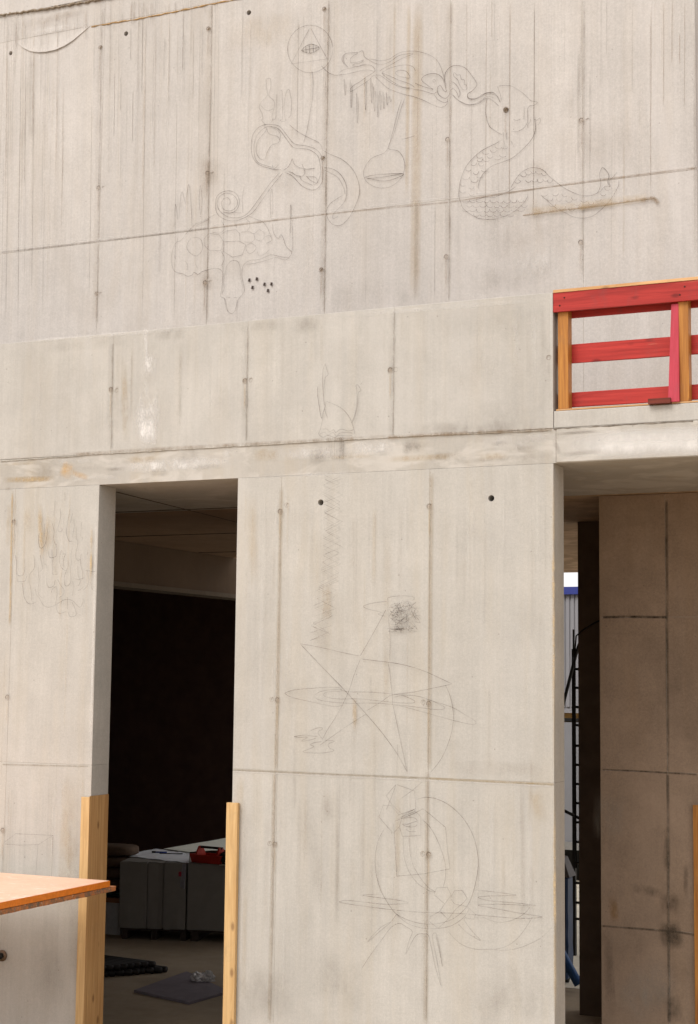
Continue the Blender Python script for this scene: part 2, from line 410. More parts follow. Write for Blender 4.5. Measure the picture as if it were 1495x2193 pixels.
# upper wall
US = [sx(215, 400, U), sx(449, 350, U), sx(699, 340, U), sx(963, 300, U), sx(1248, 300, U)]
ZU = atY(694, 460, U).z; ZL = atY(200, 55, U).z
wallgrid('upper_wall_panel', [US[0]-5.4, US[0]-2.7, US[0]-1.35]+US+[-3.068], [ZB+.045, ZU, ZL, 12.6], U, .25, M_up, HU)
bbox('side_wall', -3.30, -3.072, U+.255, 9, ZB+.045, 12.6, M_in, B, bev=.004)
bbox('roof_slab', US[0]-5.4, -3.07, U+.01, 4.5, 12.605, 12.85, M_up, B)
# the higher slab edge above the ledge: dark porous casting line
zt = atY(100, 17, U).z
bbox('top_band', US[0]-5.4, sx(400, 0, U)+1.5, U-.012, U+.01, zt, 12.6, M_up, B, bev=.004)
# inner walls under the slab
IX0 = atZ(1283, 1065, ZC).x
i1, i2, i3 = atY(1350, 1322, U).z, atY(1360, 1652, U).z, atY(1360, 1988, U).z
si = sx(1428, 1500, U)
HI = holes_px([(1430, 1137, .022, .03), (1435, 1513, .022, .03), (1437, 1801, .022, .03)], U)
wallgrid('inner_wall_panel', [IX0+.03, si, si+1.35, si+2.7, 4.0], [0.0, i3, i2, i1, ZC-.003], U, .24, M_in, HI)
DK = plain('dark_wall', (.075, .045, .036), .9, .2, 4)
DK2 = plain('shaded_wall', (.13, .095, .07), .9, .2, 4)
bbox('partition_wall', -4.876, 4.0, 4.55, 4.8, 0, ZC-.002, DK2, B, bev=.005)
bbox('partition_wall', -7.7, -7.5, 3.2, 5.0, 0, ZC-.002, M_in, B, bev=.005)  # this L of unseen walls is added to keep the left room dark
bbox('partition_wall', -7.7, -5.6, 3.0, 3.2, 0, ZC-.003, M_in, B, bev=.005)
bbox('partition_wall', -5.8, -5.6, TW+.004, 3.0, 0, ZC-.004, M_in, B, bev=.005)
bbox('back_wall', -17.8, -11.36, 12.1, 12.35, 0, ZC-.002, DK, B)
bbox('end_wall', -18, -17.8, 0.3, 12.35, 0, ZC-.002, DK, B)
bbox('front_return_wall', -18, s25-5.4, 0, .27, -.1, ZC, M_low, B)
zb = atX(370, 1258, -11.0).z
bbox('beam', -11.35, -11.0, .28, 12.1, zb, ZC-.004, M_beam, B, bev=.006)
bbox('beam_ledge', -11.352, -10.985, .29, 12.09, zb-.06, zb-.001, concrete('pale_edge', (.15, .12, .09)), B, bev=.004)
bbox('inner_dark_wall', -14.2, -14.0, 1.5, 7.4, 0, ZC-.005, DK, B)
# joints of the ceiling formwork seen from below
cj = plain('ceiling_joint', (.10, .075, .05), .9)
for Y in (2.08, 4.6, 7.1):
    bbox('ceiling_joint', -11.0, -5.9, Y-.008, Y+.008, ZC-.007, ZC+.01, cj, B)
q0, q1 = atZ(288, 1060, ZC), atZ(504, 1124, ZC)
mesh_obj('ceiling_joint', [(q0.x-.006, .3, ZC-.004), (q0.x+.006, .3, ZC-.004), (q1.x+.006, 5, ZC-.004), (q1.x-.006, 5, ZC-.004),
      (q0.x-.006, .3, ZC+.01), (q0.x+.006, .3, ZC+.01), (q1.x+.006, 5, ZC+.01), (q1.x-.006, 5, ZC+.01)],
      [(0, 3, 2, 1), (4, 5, 6, 7), (0, 1, 5, 4), (1, 2, 6, 5), (2, 3, 7, 6), (3, 0, 4, 7)], cj, B)

# swollen concrete lip hanging under the ledge, upper left
arc = [(38, 92), (50, 103), (65, 110), (82, 113), (100, 112), (120, 108), (140, 99), (158, 87), (175, 72), (192, 57)]
topl = [(38, 86), (50, 84.5), (65, 82), (82, 78.5), (100, 75), (120, 71), (140, 67), (158, 63.5), (175, 60), (192, 56.5)]
V = []; Fc = []
for i, ((ax, ay), (bx, by)) in enumerate(zip(arc, topl)):
    th = .003+.014*math.sin(math.pi*(i+.5)/10)
    a = atY(ax, ay, U); b = atY(bx, by, U)
    for (p, y) in ((b, U+.004), (b, U-.0015), (a.lerp(b, .4), U-th*.55), (a.lerp(b, .1), U-th*.9), (a, U-th), (a.lerp(b, .1), U+.004)):
        V.append((p.x, y, p.z))
for i in range(9):
    for k in range(6):
        Fc.append((6*i+k, 6*i+(k+1) % 6, 6*i+6+(k+1) % 6, 6*i+6+k))
mesh_obj('swollen_lip', V, Fc, M_up, B)['label'] = 'curved lip of swollen concrete below the ledge'
# rough ridge of squeezed-out grout along the ledge and the parapet foot
def ridge(name, pts, Y, r, mat, seed, seg=160):
    rr = random.Random(seed); A = [atY(x, y, Y) for x, y in pts]; out = []
    for i in range(len(A)-1):
        n = max(2, int(seg*(A[i+1]-A[i]).length/6))
        for j in range(n):
            p = A[i].lerp(A[i+1], j/n); out.append((p.x, Y-.001+rr.uniform(-.3, .1)*r, p.z+rr.uniform(-.5, .5)*r))
    return tube(name, out, [r*rr.uniform(.35, 1.1) for _ in out], mat, B, 6)
M_rid = plain('grout_ridge', (.45, .42, .37), .95, .3, 60)
M_och = plain('rusty_ridge', (.40, .25, .11), .95, .3, 40)
ridge('grout_ridge', [(2, 988), (241, 971), (594, 951), (900, 933), (1184, 921)], -.002, .0045, M_rid, 3)
ridge('grout_ridge', [(1186, 919), (1495, 901)], 0, .006, plain('dark_ridge', (.2, .17, .14), .95, .3, 40), 5)
ridge('ledge_ridge', [(196, 57), (300, 40), (480, 4), (640, -28)], U, .009, M_och, 4)
ridge('crack_ridge', [(1120, 461), (1150, 458), (1205, 450), (1290, 440), (1340, 433), (1385, 427), (1400, 425), (1408, 431)], U, .0035, plain('brown_crust', (.36, .29, .22), .95, .3, 50), 6, 120)
ridge('grout_ridge', [(-20, 36), (0, 33), (100, 19), (200, 1), (330, -21)], U-.01, .016, plain('porous_crust', (.25, .2, .15), .95, .4, 60), 8, 260)

# ---------------- stains, joint bands, painted hole and corner shade, and water runs on the upper wall
UM = Marks(U)
GREY = (.25, .215, .18); OCH = (.52, .39, .23); BRN = (.28, .20, .13); WHITE = (.74, .71, .68)
def zrun(M, x, y0, y1, w, col=GREY, a=.2, soft=4, rough=.5, lean=None):
    lean = -.014 if lean is None else lean
    n = 6; pts = []
    for i in range(n+1):
        y = y0+(y1-y0)*i/n; pts.append((x+lean*(y-y0)+rnd.uniform(-.4, .4), y))
    M.px(pts, w, col=col, a=a, soft=soft, rough=rough)
# joints
for x, y0, y1, a in ((218, 60, 695, .45), (454, 5, 692, .6), (705, 0, 672, .75), (967, 0, 645, .5), (1252, 0, 600, .35)):
    zrun(UM, x, y0, y1, .028, GREY, a*.42, 30, .9, -.016 if x < 900 else -.007)
    zrun(UM, x-3, y0, y1, .09, BRN, a*.18, 12, .6, -.016 if x < 900 else -.007)
UM.px([(0, 541), (213, 517), (449, 489)], .030, col=GREY, a=.45, rough=.7, soft=30)
UM.px([(449, 489), (694, 459), (963, 433)], .026, col=BRN, a=.34, rough=.8, soft=40)
UM.px([(963, 433), (1200, 397), (1495, 359)], .024, col=BRN, a=.45, rough=.7, soft=40)
UM.px([(0, 536), (694, 455), (1495, 355)], .016, col=WHITE, a=.25, rough=.6, soft=40)
for x, y0, y1, w, c, a in ((45, 120, 700, .012, GREY, .3), (55, 230, 400, .008, GREY, .4), (73, 190, 640, .012, GREY, .28), (92, 300, 520, .008, GREY, .2),
    (197, 200, 640, .010, GREY, .25), (246, 150, 295, .009, GREY, .45), (259, 160, 238, .008, GREY, .4), (285, 190, 307, .010, GREY, .5), (281, 60, 130, .014, GREY, .35),
    (306, 30, 205, .014, GREY, .42), (313, 30, 690, .009, GREY, .28), (329, 110, 275, .008, GREY, .35), (364, 30, 230, .009, GREY, .25), (379, 210, 690, .013, GREY, .22),
    (393, 30, 155, .016, GREY, .35), (415, 60, 215, .009, GREY, .3), (429, 20, 310, .008, GREY, .2), (470, 20, 400, .01, GREY, .18), (640, 30, 300, .016, GREY, .25), (651, 20, 260, .008, GREY, .2),
    (896, 0, 650, .13, OCH, .26), (876, 0, 430, .05, OCH, .25), (893, 420, 645, .05, GREY, .15), (846, 0, 250, .03, OCH, .18), (932, 432, 640, .009, GREY, .35),
    (1042, 0, 500, .007, BRN, .4), (1054, 0, 85, .007, BRN, .4), (1093, 0, 470, .012, BRN, .4), (1145, 0, 470, .012, GREY, .5), (1060, 0, 90, .006, GREY, .3), (1000, 0, 200, .012, BRN, .18),
    (1395, 0, 420, .012, BRN, .28), (1422, 0, 235, .009, BRN, .35), (1440, 0, 135, .009, BRN, .4), (1456, 70, 140, .01, BRN, .4), (1467, 0, 235, .008, BRN, .35), (1355, 0, 200, .008, BRN, .22), (1300, 0, 120, .012, GREY, .2),
    (1240, 100, 340, .04, GREY, .18), (70, 110, 300, .12, GREY, .15), (110, 110, 260, .10, WHITE, .2), (20, 120, 700, .02, GREY, .2), (1337, 300, 560, .02, OCH, .15)):
    zrun(UM, x, y0, y1, w, c, a*1.05, 5, .45, -.012 if x < 900 else -.005)
for _ in range(230):
    if rnd.random() < .66: x = rnd.choice((rnd.uniform(0, 140), rnd.uniform(220, 480), rnd.uniform(0, 520)))
    else: x = rnd.uniform(480, 1490)
    y0 = rnd.choice((rnd.uniform(-30, 60), rnd.uniform(60, 420))); ln = rnd.uniform(60, 420)*(1 if x < 520 else .8)
    zrun(UM, x, y0, min(y0+ln, 690), rnd.choice((.006, .007, .009, .012, .02)), rnd.choice((GREY, GREY, GREY, BRN, OCH, WHITE)), rnd.uniform(.05, .26)*(1 if x < 480 else .65), 3, .5, -.014 if x < 900 else -.006)
# streaks hanging from the ledge band
for _ in range(60):
    x = rnd.uniform(20, 470); ye = 86-(x-25)*.185
    zrun(UM, x, ye-rnd.uniform(5, 42), ye+rnd.uniform(0, 35), rnd.choice((.007, .012, .02)), rnd.choice((GREY, BRN, GREY)), rnd.uniform(.15, .4), 2.5, .4)
# blots: (x0,y0,x1,y1 centre line, width m)
def blot(M, x0, y0, x1, y1, w, col, a, soft=1.6, rough=.95):
    if col in (GREY, BRN) and M.yp > -.01: a *= .55
    M.px([(x0, y0), ((x0+x1)/2, (y0+y1)/2), (x1, y1)], w, col=col, a=a, soft=soft, rough=rough)
for b in ((430, 372, 480, 366, .3, BRN, .35), (440, 330, 440, 430, .18, BRN, .3), (420, 606, 470, 600, .22, BRN, .25), (1040, 520, 1240, 500, .5, BRN, .20), (1100, 560, 1200, 560, .35, WHITE, .3),
          (1020, 465, 1230, 440, .25, BRN, .2), (980, 600, 1200, 590, .3, GREY, .2), (480, 80, 640, 60, .4, OCH, .15), (1160, 320, 1400, 290, .5, BRN, .12), (1200, 220, 1240, 220, .3, GREY, .2),
          (30, 60, 200, 20, .10, BRN, .4), (60, 75, 190, 52, .08, WHITE, .4), (560, 380, 640, 390, .3, GREY, .12), (690, 640, 860, 620, .3, GREY, .15), (1240, 420, 1330, 410, .2, WHITE, .2), (1130, 370, 1180, 350, .2, BRN, .2),
          (1489, 0, 1489, 590, .03, GREY, .55), (850, 640, 880, 630, .2, GREY, .2), (600, 520, 760, 560, .5, WHITE, .12), (160, 500, 330, 600, .5, WHITE, .14)):  # first strip darkens the outer corner, painted for its shaded return face
    blot(UM, *b)
UM.px([(1120, 462), (1205, 451), (1290, 441)], .03, col=BRN, a=.5, rough=1, soft=6)
UM.px([(1235, 447), (1265, 443), (1300, 438)], .05, col=BRN, a=.5, rough=.8, soft=3)
UM.px([(1290, 440), (1340, 433), (1385, 427), (1400, 424), (1410, 432)], .03, col=BRN, a=.45, rough=.8, soft=10)
UM.px([(1370, 431), (1400, 426), (1412, 440)], .05, col=BRN, a=.5, rough=.8, soft=4)
UM.px([(1120, 456), (1300, 436), (1400, 421)], .10, col=OCH, a=.35, rough=.8, soft=4)
for hx, hz, hr, hd in HU:
    if .008 < hd < .1:
        UM.strip([(hx-.03, hz), (hx, hz), (hx+.03, hz)], .07, col=BRN, a=.34, soft=1.8, rough=.3); UM.strip([(hx, hz-.01), (hx, hz-.3)], .02, col=BRN, a=.25, soft=2, rough=.5)
        UM.strip([(hx+.02*math.cos(t_), hz+.02*math.sin(t_)) for t_ in (0.3, 1, 1.8, 2.6, 3.4, 4)], .010, col=(.10, .07, .05), a=.7, rough=.2, soft=4)  # dark arc paints the crescent of shade inside the tie hole
UM.build('wall_marks', B, kind='stuff')

# ---------------- parapet, slab edge and lower wall stains, shade painted in holes
LM = Marks(-.0045, .0015)
for x, y0, y1 in ((242, 735, 962), (531, 700, 945), (845, 665, 935)):
    zrun(LM, x, y0, y1, .026, GREY, .24, 30, .9, -.012)
    zrun(LM, x-3, y0, y1, .08, GREY, .12, 10, .7, -.012)
for b in ((311, 700, 315, 790, .05, WHITE, .6), (322, 752, 315, 812, .18, WHITE, 1.0), (300, 820, 312, 950, .06, WHITE, .7), (316, 850, 314, 960, .30, WHITE, 1.1), (326, 880, 322, 958, .16, WHITE, .8), (335, 830, 330, 950, .05, WHITE, .6), (312, 800, 315, 880, .08, WHITE, .5),
          (90, 745, 300, 728, .12, GREY, .2), (330, 715, 400, 712, .14, GREY, .35), (500, 700, 620, 695, .1, GREY, .25), (625, 700, 690, 690, .16, GREY, .3), (170, 890, 400, 880, .3, GREY, .1), (900, 700, 1170, 680, .3, GREY, .14),
          (960, 900, 1180, 890, .3, GREY, .16), (980, 760, 1040, 840, .4, BRN, .10), (460, 830, 520, 900, .4, GREY, .10), (1165, 660, 1172, 915, .1, GREY, .2), (265, 760, 270, 950, .08, OCH, .3), (600, 800, 760, 860, .4, WHITE, .1),
          (1140, 640, 1150, 820, .05, WHITE, .2), (1100, 650, 1110, 800, .06, WHITE, .15), (700, 680, 1180, 640, .05, WHITE, .3), (10, 735, 480, 698, .045, WHITE, .35), (850, 920, 1180, 915, .12, GREY, .3)):
    blot(LM, *b)
for _ in range(70):
    x = rnd.uniform(0, 1180); y0 = 734-(x-30)*.094+rnd.uniform(2, 60)
    zrun(LM, x, y0, y0+rnd.uniform(40, 190), rnd.choice((.006, .01, .02, .035)), rnd.choice((GREY, OCH, WHITE, BRN)), rnd.uniform(.03, .09), 3, .6, -.008)
LM.px([(2, 985), (241, 968), (594, 948), (900, 930), (1184, 918)], .03, col=BRN, a=.15, rough=1, soft=60)
LM.px([(150, 974), (400, 958), (760, 940)], .04, col=BRN, a=.3, rough=1, soft=60)
LM.px([(830, 938), (960, 930), (1184, 920)], .035, col=BRN, a=.45, rough=.9, soft=60)
for hx, hz, hr, hd in HP:
    if .008 < hd < .1:
        LM.strip([(hx-.03, hz), (hx, hz), (hx+.03, hz)], .065, col=BRN, a=.34, soft=1.8, rough=.3); LM.strip([(hx, hz-.01), (hx, hz-.25)], .02, col=OCH, a=.3, soft=2, rough=.5)
        LM.strip([(hx+.019*math.cos(t_), hz+.019*math.sin(t_)) for t_ in (0.3, 1, 1.8, 2.6, 3.4, 4)], .009, col=(.12, .08, .05), a=.65, rough=.2, soft=4)  # shade in the parapet holes, painted as a dark crescent
    elif hd < .008: LM.strip([(hx+.019*math.cos(t_), hz+.019*math.sin(t_)) for t_ in (0, 1, 2, 3, 4, 5, 6.28)], .007, col=BRN, a=.4, rough=.4, soft=9)
LM.build('wall_marks', B, kind='stuff')

LO = Marks(-.0035, .0015)
for x, y0, y1, ln in ((601, 1040, 2193, -.020), (922, 1010, 2193, -.008)):
    zrun(LO, x+2, y0, 1650, .05, (.46, .38, .28), .36, 20, .5, ln)
    zrun(LO, x+(1650-y0)*ln-1, 1650, y1, .05, (.42, .35, .27), .36, 20, .5, ln)
    zrun(LO, x, y0+60, y1, .012, (.25, .2, .15), .16, 20, .6, ln)
zrun(LO, 27, 1050, 1340, .03, OCH, .6, 10, .5, -.02)
LO.px([(498, 1648), (700, 1658), (918, 1667)], .03, col=(.32, .27, .19), a=.42, rough=.5, soft=60)
LO.px([(918, 1667), (1060, 1674), (1187, 1680)], .024, col=(.36, .28, .16), a=.6, rough=.5, soft=60)
LO.px([(5, 1637), (190, 1641)], .018, col=(.3, .27, .2), a=.4, rough=.6, soft=60)
LO.px([(498, 1652), (918, 1671), (1187, 1684)], .018, col=WHITE, a=.35, rough=.6, soft=60)
for _ in range(190):
    x = rnd.choice((rnd.uniform(4, 190), rnd.uniform(515, 1180), rnd.uniform(515, 1180)))
    y0 = rnd.choice((rnd.uniform(1040, 1110), rnd.uniform(1100, 2000), rnd.uniform(1650, 1720))); ln = rnd.uniform(40, 330)
    if x < 195 and y0 < 1640: c = rnd.choice((OCH, OCH, WHITE, GREY))
    else: c = rnd.choice((OCH, GREY, WHITE, BRN, GREY))
    zrun(LO, x, y0, min(2193, y0+ln), rnd.choice((.008, .012, .02, .03, .05)), c, rnd.uniform(.03, .10)*(1.6 if c in (OCH, WHITE) else 1), 3, .55, (x-1080)*3e-5)
for b in ((86, 1075, 92, 1200, .06, OCH, .55), (60, 1085, 64, 1140, .1, OCH, .35), (198, 1120, 195, 1260, .03, OCH, .75), (110, 1100, 100, 1180, .12, OCH, .35), (150, 1650, 140, 2000, .2, OCH, .25),
          (700, 1240, 700, 1330, .1, OCH, .3), (690, 1330, 692, 1400, .14, BRN, .25), (540, 1050, 545, 1250, .12, OCH, .18), (830, 1110, 830, 1600, .08, OCH, .15), (940, 1640, 1180, 1650, .12, BRN, .2), (760, 1490, 762, 1570, .05, OCH, .35),
          (560, 2050, 560, 2190, .7, GREY, .28), (660, 2080, 800, 2120, .45, GREY, .22), (520, 1700, 525, 1900, .2, GREY, .12), (1050, 2080, 1180, 2180, .5, GREY, .25), (1000, 2100, 1080, 2190, .4, BRN, .15), (100, 1930, 110, 2190, .4, GREY, .2),
          (185, 1700, 160, 2100, .2, GREY, .25), (700, 1690, 705, 1760, .1, BRN, .25), (1150, 1690, 1160, 1760, .12, OCH, .3), (1186, 1000, 1187, 1650, .03, OCH, .7), (1188, 1680, 1190, 2190, .03, OCH, .8), (210, 1050, 194, 1640, .025, WHITE, .4),
          (12, 1048, 26, 1046, .03, BRN, .5), (516, 1660, 510, 1760, .1, OCH, .2), (600, 1400, 660, 1480, .4, WHITE, .1), (1050, 1300, 1150, 1500, .7, WHITE, .1), (1000, 1120, 1140, 1200, .5, WHITE, .1), (655, 1700, 690, 1960, .16, GREY, .22),
          (700, 1200, 690, 1380, .2, GREY, .14)):
    blot(LO, *b)
for hx, hz, hr, hd in HF:
    if .008 < hd < .1:
        LO.strip([(hx-.03, hz), (hx, hz), (hx+.03, hz)], .065, col=BRN, a=.34, soft=1.8, rough=.3); LO.strip([(hx, hz-.01), (hx, hz-.25)], .02, col=OCH, a=.3, soft=2, rough=.5)
        LO.strip([(hx+.019*math.cos(t_), hz+.019*math.sin(t_)) for t_ in (0.3, 1, 1.8, 2.6, 3.4, 4)], .009, col=(.12, .08, .05), a=.65, rough=.2, soft=4)  # crescent painted for the shade under each lower hole's rim
    elif hd < .008: LO.strip([(hx+.019*math.cos(t_), hz+.019*math.sin(t_)) for t_ in (0, 1, 2, 3, 4, 5, 6.28)], .007, col=BRN, a=.4, rough=.4, soft=9)
LO.build('wall_marks', B, kind='stuff')
SE = Marks(.0015, .0018)
for b in ((230, 1003, 520, 985, .13, WHITE, .75), (560, 975, 760, 965, .12, WHITE, .5), (740, 962, 860, 957, .14, WHITE, .6), (130, 1000, 160, 1015, .16, (.72, .45, .18), .55), (5, 1028, 120, 1025, .06, OCH, .7), (150, 1010, 190, 1024, .06, (.7, .42, .15), .5),
          (60, 1010, 130, 1005, .2, GREY, .3), (380, 980, 430, 975, .16, GREY, .3), (660, 980, 700, 978, .16, GREY, .4), (860, 960, 900, 955, .16, GREY, .35), (1010, 950, 1180, 942, .14, WHITE, .35), (960, 990, 1180, 975, .05, GREY, .3),
          (530, 1022, 800, 1010, .035, WHITE, .4), (820, 985, 1000, 975, .06, OCH, .35)):
    blot(SE, *b, rough=.9)
for _ in range(26):
    x = rnd.uniform(0, 1180); y = 1010-x*.055+rnd.uniform(-15, 25); blot(SE, x, y, x+rnd.uniform(30, 110), y-3, rnd.uniform(.03, .12), rnd.choice((WHITE, GREY, GREY, OCH)), rnd.uniform(.15, .4), rough=1)
SE.build('wall_marks', B, kind='stuff')
SR = Marks(-.005, .0012)
for b in ((1180, 957, 1620, 936, .24, WHITE, .9), (1200, 942, 1600, 928, .14, WHITE, .5), (1190, 975, 1300, 965, .04, GREY, .3), (1187, 930, 1290, 922, .03, GREY, .6), (1186, 940, 1200, 975, .04, GREY, .4)):
    blot(SR, *b, rough=.3)
SR.build('wall_marks', B, kind='stuff')
# the inner wall in the shade
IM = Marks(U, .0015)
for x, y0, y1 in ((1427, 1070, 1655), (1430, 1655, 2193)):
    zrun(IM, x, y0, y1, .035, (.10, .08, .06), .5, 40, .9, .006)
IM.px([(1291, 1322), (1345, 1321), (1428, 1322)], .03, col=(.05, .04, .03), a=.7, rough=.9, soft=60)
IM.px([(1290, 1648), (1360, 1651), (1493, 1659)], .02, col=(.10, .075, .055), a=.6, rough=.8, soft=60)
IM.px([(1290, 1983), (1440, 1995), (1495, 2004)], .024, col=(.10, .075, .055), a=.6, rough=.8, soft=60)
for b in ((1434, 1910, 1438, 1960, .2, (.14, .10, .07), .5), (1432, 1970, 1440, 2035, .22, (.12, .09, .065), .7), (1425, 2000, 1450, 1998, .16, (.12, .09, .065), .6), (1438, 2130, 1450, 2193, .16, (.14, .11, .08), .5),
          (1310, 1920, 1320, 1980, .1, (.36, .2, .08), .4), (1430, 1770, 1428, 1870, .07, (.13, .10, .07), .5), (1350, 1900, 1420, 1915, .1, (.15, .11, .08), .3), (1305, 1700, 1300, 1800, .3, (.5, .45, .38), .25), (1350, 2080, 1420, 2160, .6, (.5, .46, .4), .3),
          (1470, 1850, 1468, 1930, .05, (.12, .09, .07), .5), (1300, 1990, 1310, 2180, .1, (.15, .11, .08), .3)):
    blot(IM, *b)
IM.build('wall_marks', B, kind='stuff')

# ------------------------------------------------------------------ pencil drawings
def drawing(label, Y, groups, extra=None, w=.0085, a=.4):
    M = Marks(Y, .010 if Y > 1 else .013); PG = 1.2 if Y > 1 else 1.1
    for (ox, oy, sc, strokes) in groups:
        for s in strokes:
            kw = {}
            if isinstance(s, dict): kw = {k: v for k, v in s.items() if k != 'p'}; s = s['p']
            kw.setdefault('a', a); kw['a'] *= PG; kw['rough'] = .6; kw.setdefault('w', w); kw.setdefault('rough', .55)
            M.crop(ox, oy, sc, s, **kw)
    if extra: extra(M)
    return M.build('pencil_drawing', B, label)
def ell(cx, cy, rx, ry, a0=0, a1=360, n=20):
    return [(cx+rx*math.cos(math.radians(a0+(a1-a0)*i/n)), cy+ry*math.sin(math.radians(a0+(a1-a0)*i/n))) for i in range(n+1)]
def st(*p, **k): return dict(p=list(p), smooth=False, **k)

drawing('eye in a triangle inside a circle', U, [(600, 40, 3.25, [
    ell(212, 213, 157, 165), st((212, 62), (80, 318), (330, 282), (212, 62), a=.5),
    dict(p=[(150, 225), (180, 195), (225, 180), (275, 203), (245, 232), (200, 242), (150, 225)], a=.75), dict(p=[(150, 225), (210, 213), (275, 203)], a=.6),
    st((180, 195), (184, 240), a=.6), st((205, 182), (207, 242), a=.6), st((232, 181), (234, 236), a=.6), st((253, 190), (252, 228), a=.6),
    [(222, 360), (232, 430), (228, 560), (212, 650), (190, 780), (165, 870)], [(290, 330), (335, 375), (380, 395), (410, 395)]])])
drips = []
for x, y0, y1 in ((455, 420, 535), (497, 420, 625), (540, 515, 730), (597, 405, 640), (640, 415, 590), (660, 470, 650), (683, 500, 690), (703, 500, 640), (725, 510, 630), (748, 515, 605), (772, 540, 580)):
    drips.append([(x-6, y0), (x-5, (y0+y1)/2), (x, y1), (x+6, (y0+y1)/2+10), (x+4, y0+30)])
drawing('tangled cloud of looping lines with a bird head and hanging drips', U, [(600, 40, 3.25, drips+[
    [(410, 395), (480, 385), (560, 365), (620, 360), (655, 370)],
    [(410, 385), (440, 360), (480, 350), (520, 340), (600, 325), (640, 330), (662, 355), (655, 375), (600, 410), (560, 440), (510, 470), (490, 500), (500, 508), (560, 470), (620, 430), (650, 400), (690, 395), (720, 410), (760, 440), (820, 470), (880, 485), (930, 487)],
    [(480, 345), (450, 310), (445, 270), (465, 245), (510, 240), (545, 240), (500, 270), (490, 295), (500, 310), (540, 305), (570, 295), (585, 290), (560, 310), (520, 318), (510, 330), (545, 335), (580, 322), (610, 320)],
    [(545, 240), (575, 225), (585, 250), (590, 268), (620, 290), (670, 315), (720, 320), (770, 300), (820, 265), (870, 250), (930, 245)],
    [(465, 240), (440, 262), (435, 290), (450, 320)],
    [(600, 285), (640, 285), (700, 295), (760, 285), (800, 260), (850, 235), (930, 228), (1000, 240), (1060, 265), (1100, 300), (1125, 350), (1140, 400), (1150, 440), (1160, 490)],
    [(695, 370), (720, 350), (780, 320), (850, 280), (930, 248)], [(710, 380), (760, 350), (830, 330), (890, 325), (930, 340), (945, 370)],
    [(710, 380), (760, 400), (830, 430), (900, 455), (940, 480)], [(710, 380), (740, 410), (800, 450), (860, 480), (910, 485)],
    [(803, 378), (830, 362), (870, 365), (895, 385), (905, 415), (860, 410), (820, 398), (803, 378)],
    [(660, 400), (700, 440), (760, 490), (850, 525), (930, 545), (1000, 570), (1060, 600), (1120, 620), (1160, 600), (1170, 550)],
    dict(p=[(1070, 495), (1020, 460), (988, 430), (1000, 405), (1050, 385), (1100, 390), (1135, 420), (1150, 470), (1160, 510), (1140, 500), (1120, 470), (1100, 480), (1100, 520), (1130, 550), (1160, 555), (1180, 530), (1190, 500), (1210, 490), (1235, 520), (1245, 550), (1255, 520), (1240, 480), (1215, 450), (1190, 440)], a=.55),
    dict(p=[(940, 450), (1000, 475), (1070, 495)], a=.55), [(930, 495), (980, 500), (1030, 515), (1070, 525), (1095, 510)], [(1075, 530), (1100, 565), (1140, 585), (1170, 580)], ell(1075, 435, 9, 9, n=8),
    dict(p=[(1145, 450), (1150, 390), (1180, 345), (1230, 328), (1290, 345), (1330, 390), (1365, 440), (1370, 470), (1340, 505), (1310, 525), (1310, 555), (1350, 565), (1400, 545), (1440, 520), (1495, 515)], a=.6),
    [(1215, 375), (1210, 400), (1240, 430), (1250, 460), (1275, 495), (1300, 495), (1300, 465), (1285, 460), (1285, 430), (1265, 425), (1255, 395), (1235, 395), (1215, 375)],
    [(1200, 530), (1240, 570), (1290, 598), (1340, 600), (1390, 580), (1440, 545), (1480, 550), (1495, 560)]])])
drawing('round flask with liquid hanging on a long stem', U, [(700, 0, 1.88, [
    [(308, 390), (290, 440), (265, 540), (240, 610), (180, 640), (150, 690), (160, 730), (200, 755), (250, 755), (295, 725), (315, 680), (310, 640), (290, 610), (255, 602), (250, 590), (275, 530), (300, 440), (318, 392)],
    dict(p=[(152, 715), (200, 705), (305, 700), (290, 715), (230, 730), (152, 715)], a=.6), dict(p=[(160, 722), (240, 712), (305, 700)], a=.6), [(305, 562), (330, 556), (355, 548)]])])
def scales(M):
    ox, oy, sc = 940, 150, 3.398
    rr = random.Random(5)
    C = [(400, 580), (345, 600), (300, 622), (375, 625), (255, 680), (312, 680), (218, 722), (272, 740), (200, 780), (262, 800), (180, 830), (240, 850), (300, 770), (178, 880), (240, 895), (440, 560), (430, 640), (335, 725), (350, 650), (480, 560), (470, 620), (300, 650)]
    for i in range(9):
        for j in range(4):
            x = 200+i*50+(j % 2)*25; y = 950+j*33
            if ((x-400)/240)**2+((y-955)/125)**2 < 1: C.append((x, y))
    C += [(575, 810), (600, 790), (620, 760), (655, 745), (690, 735), (735, 740), (770, 755), (655, 800), (700, 800), (740, 800), (780, 790), (810, 800), (770, 905), (810, 935), (850, 900), (880, 940), (920, 905), (950, 945), (990, 930), (1010, 970), (1060, 950), (830, 975), (900, 1000), (970, 1010), (1110, 960), (1160, 940), (1200, 900), (1230, 860)]
    for x, y in C:
        t0 = rr.uniform(60, 110); M.crop(ox, oy, sc, ell(x, y, rr.uniform(19, 27), rr.uniform(16, 23), t0-75, t0+85, 6), .008, a=rr.uniform(.34, .6), rough=.5)
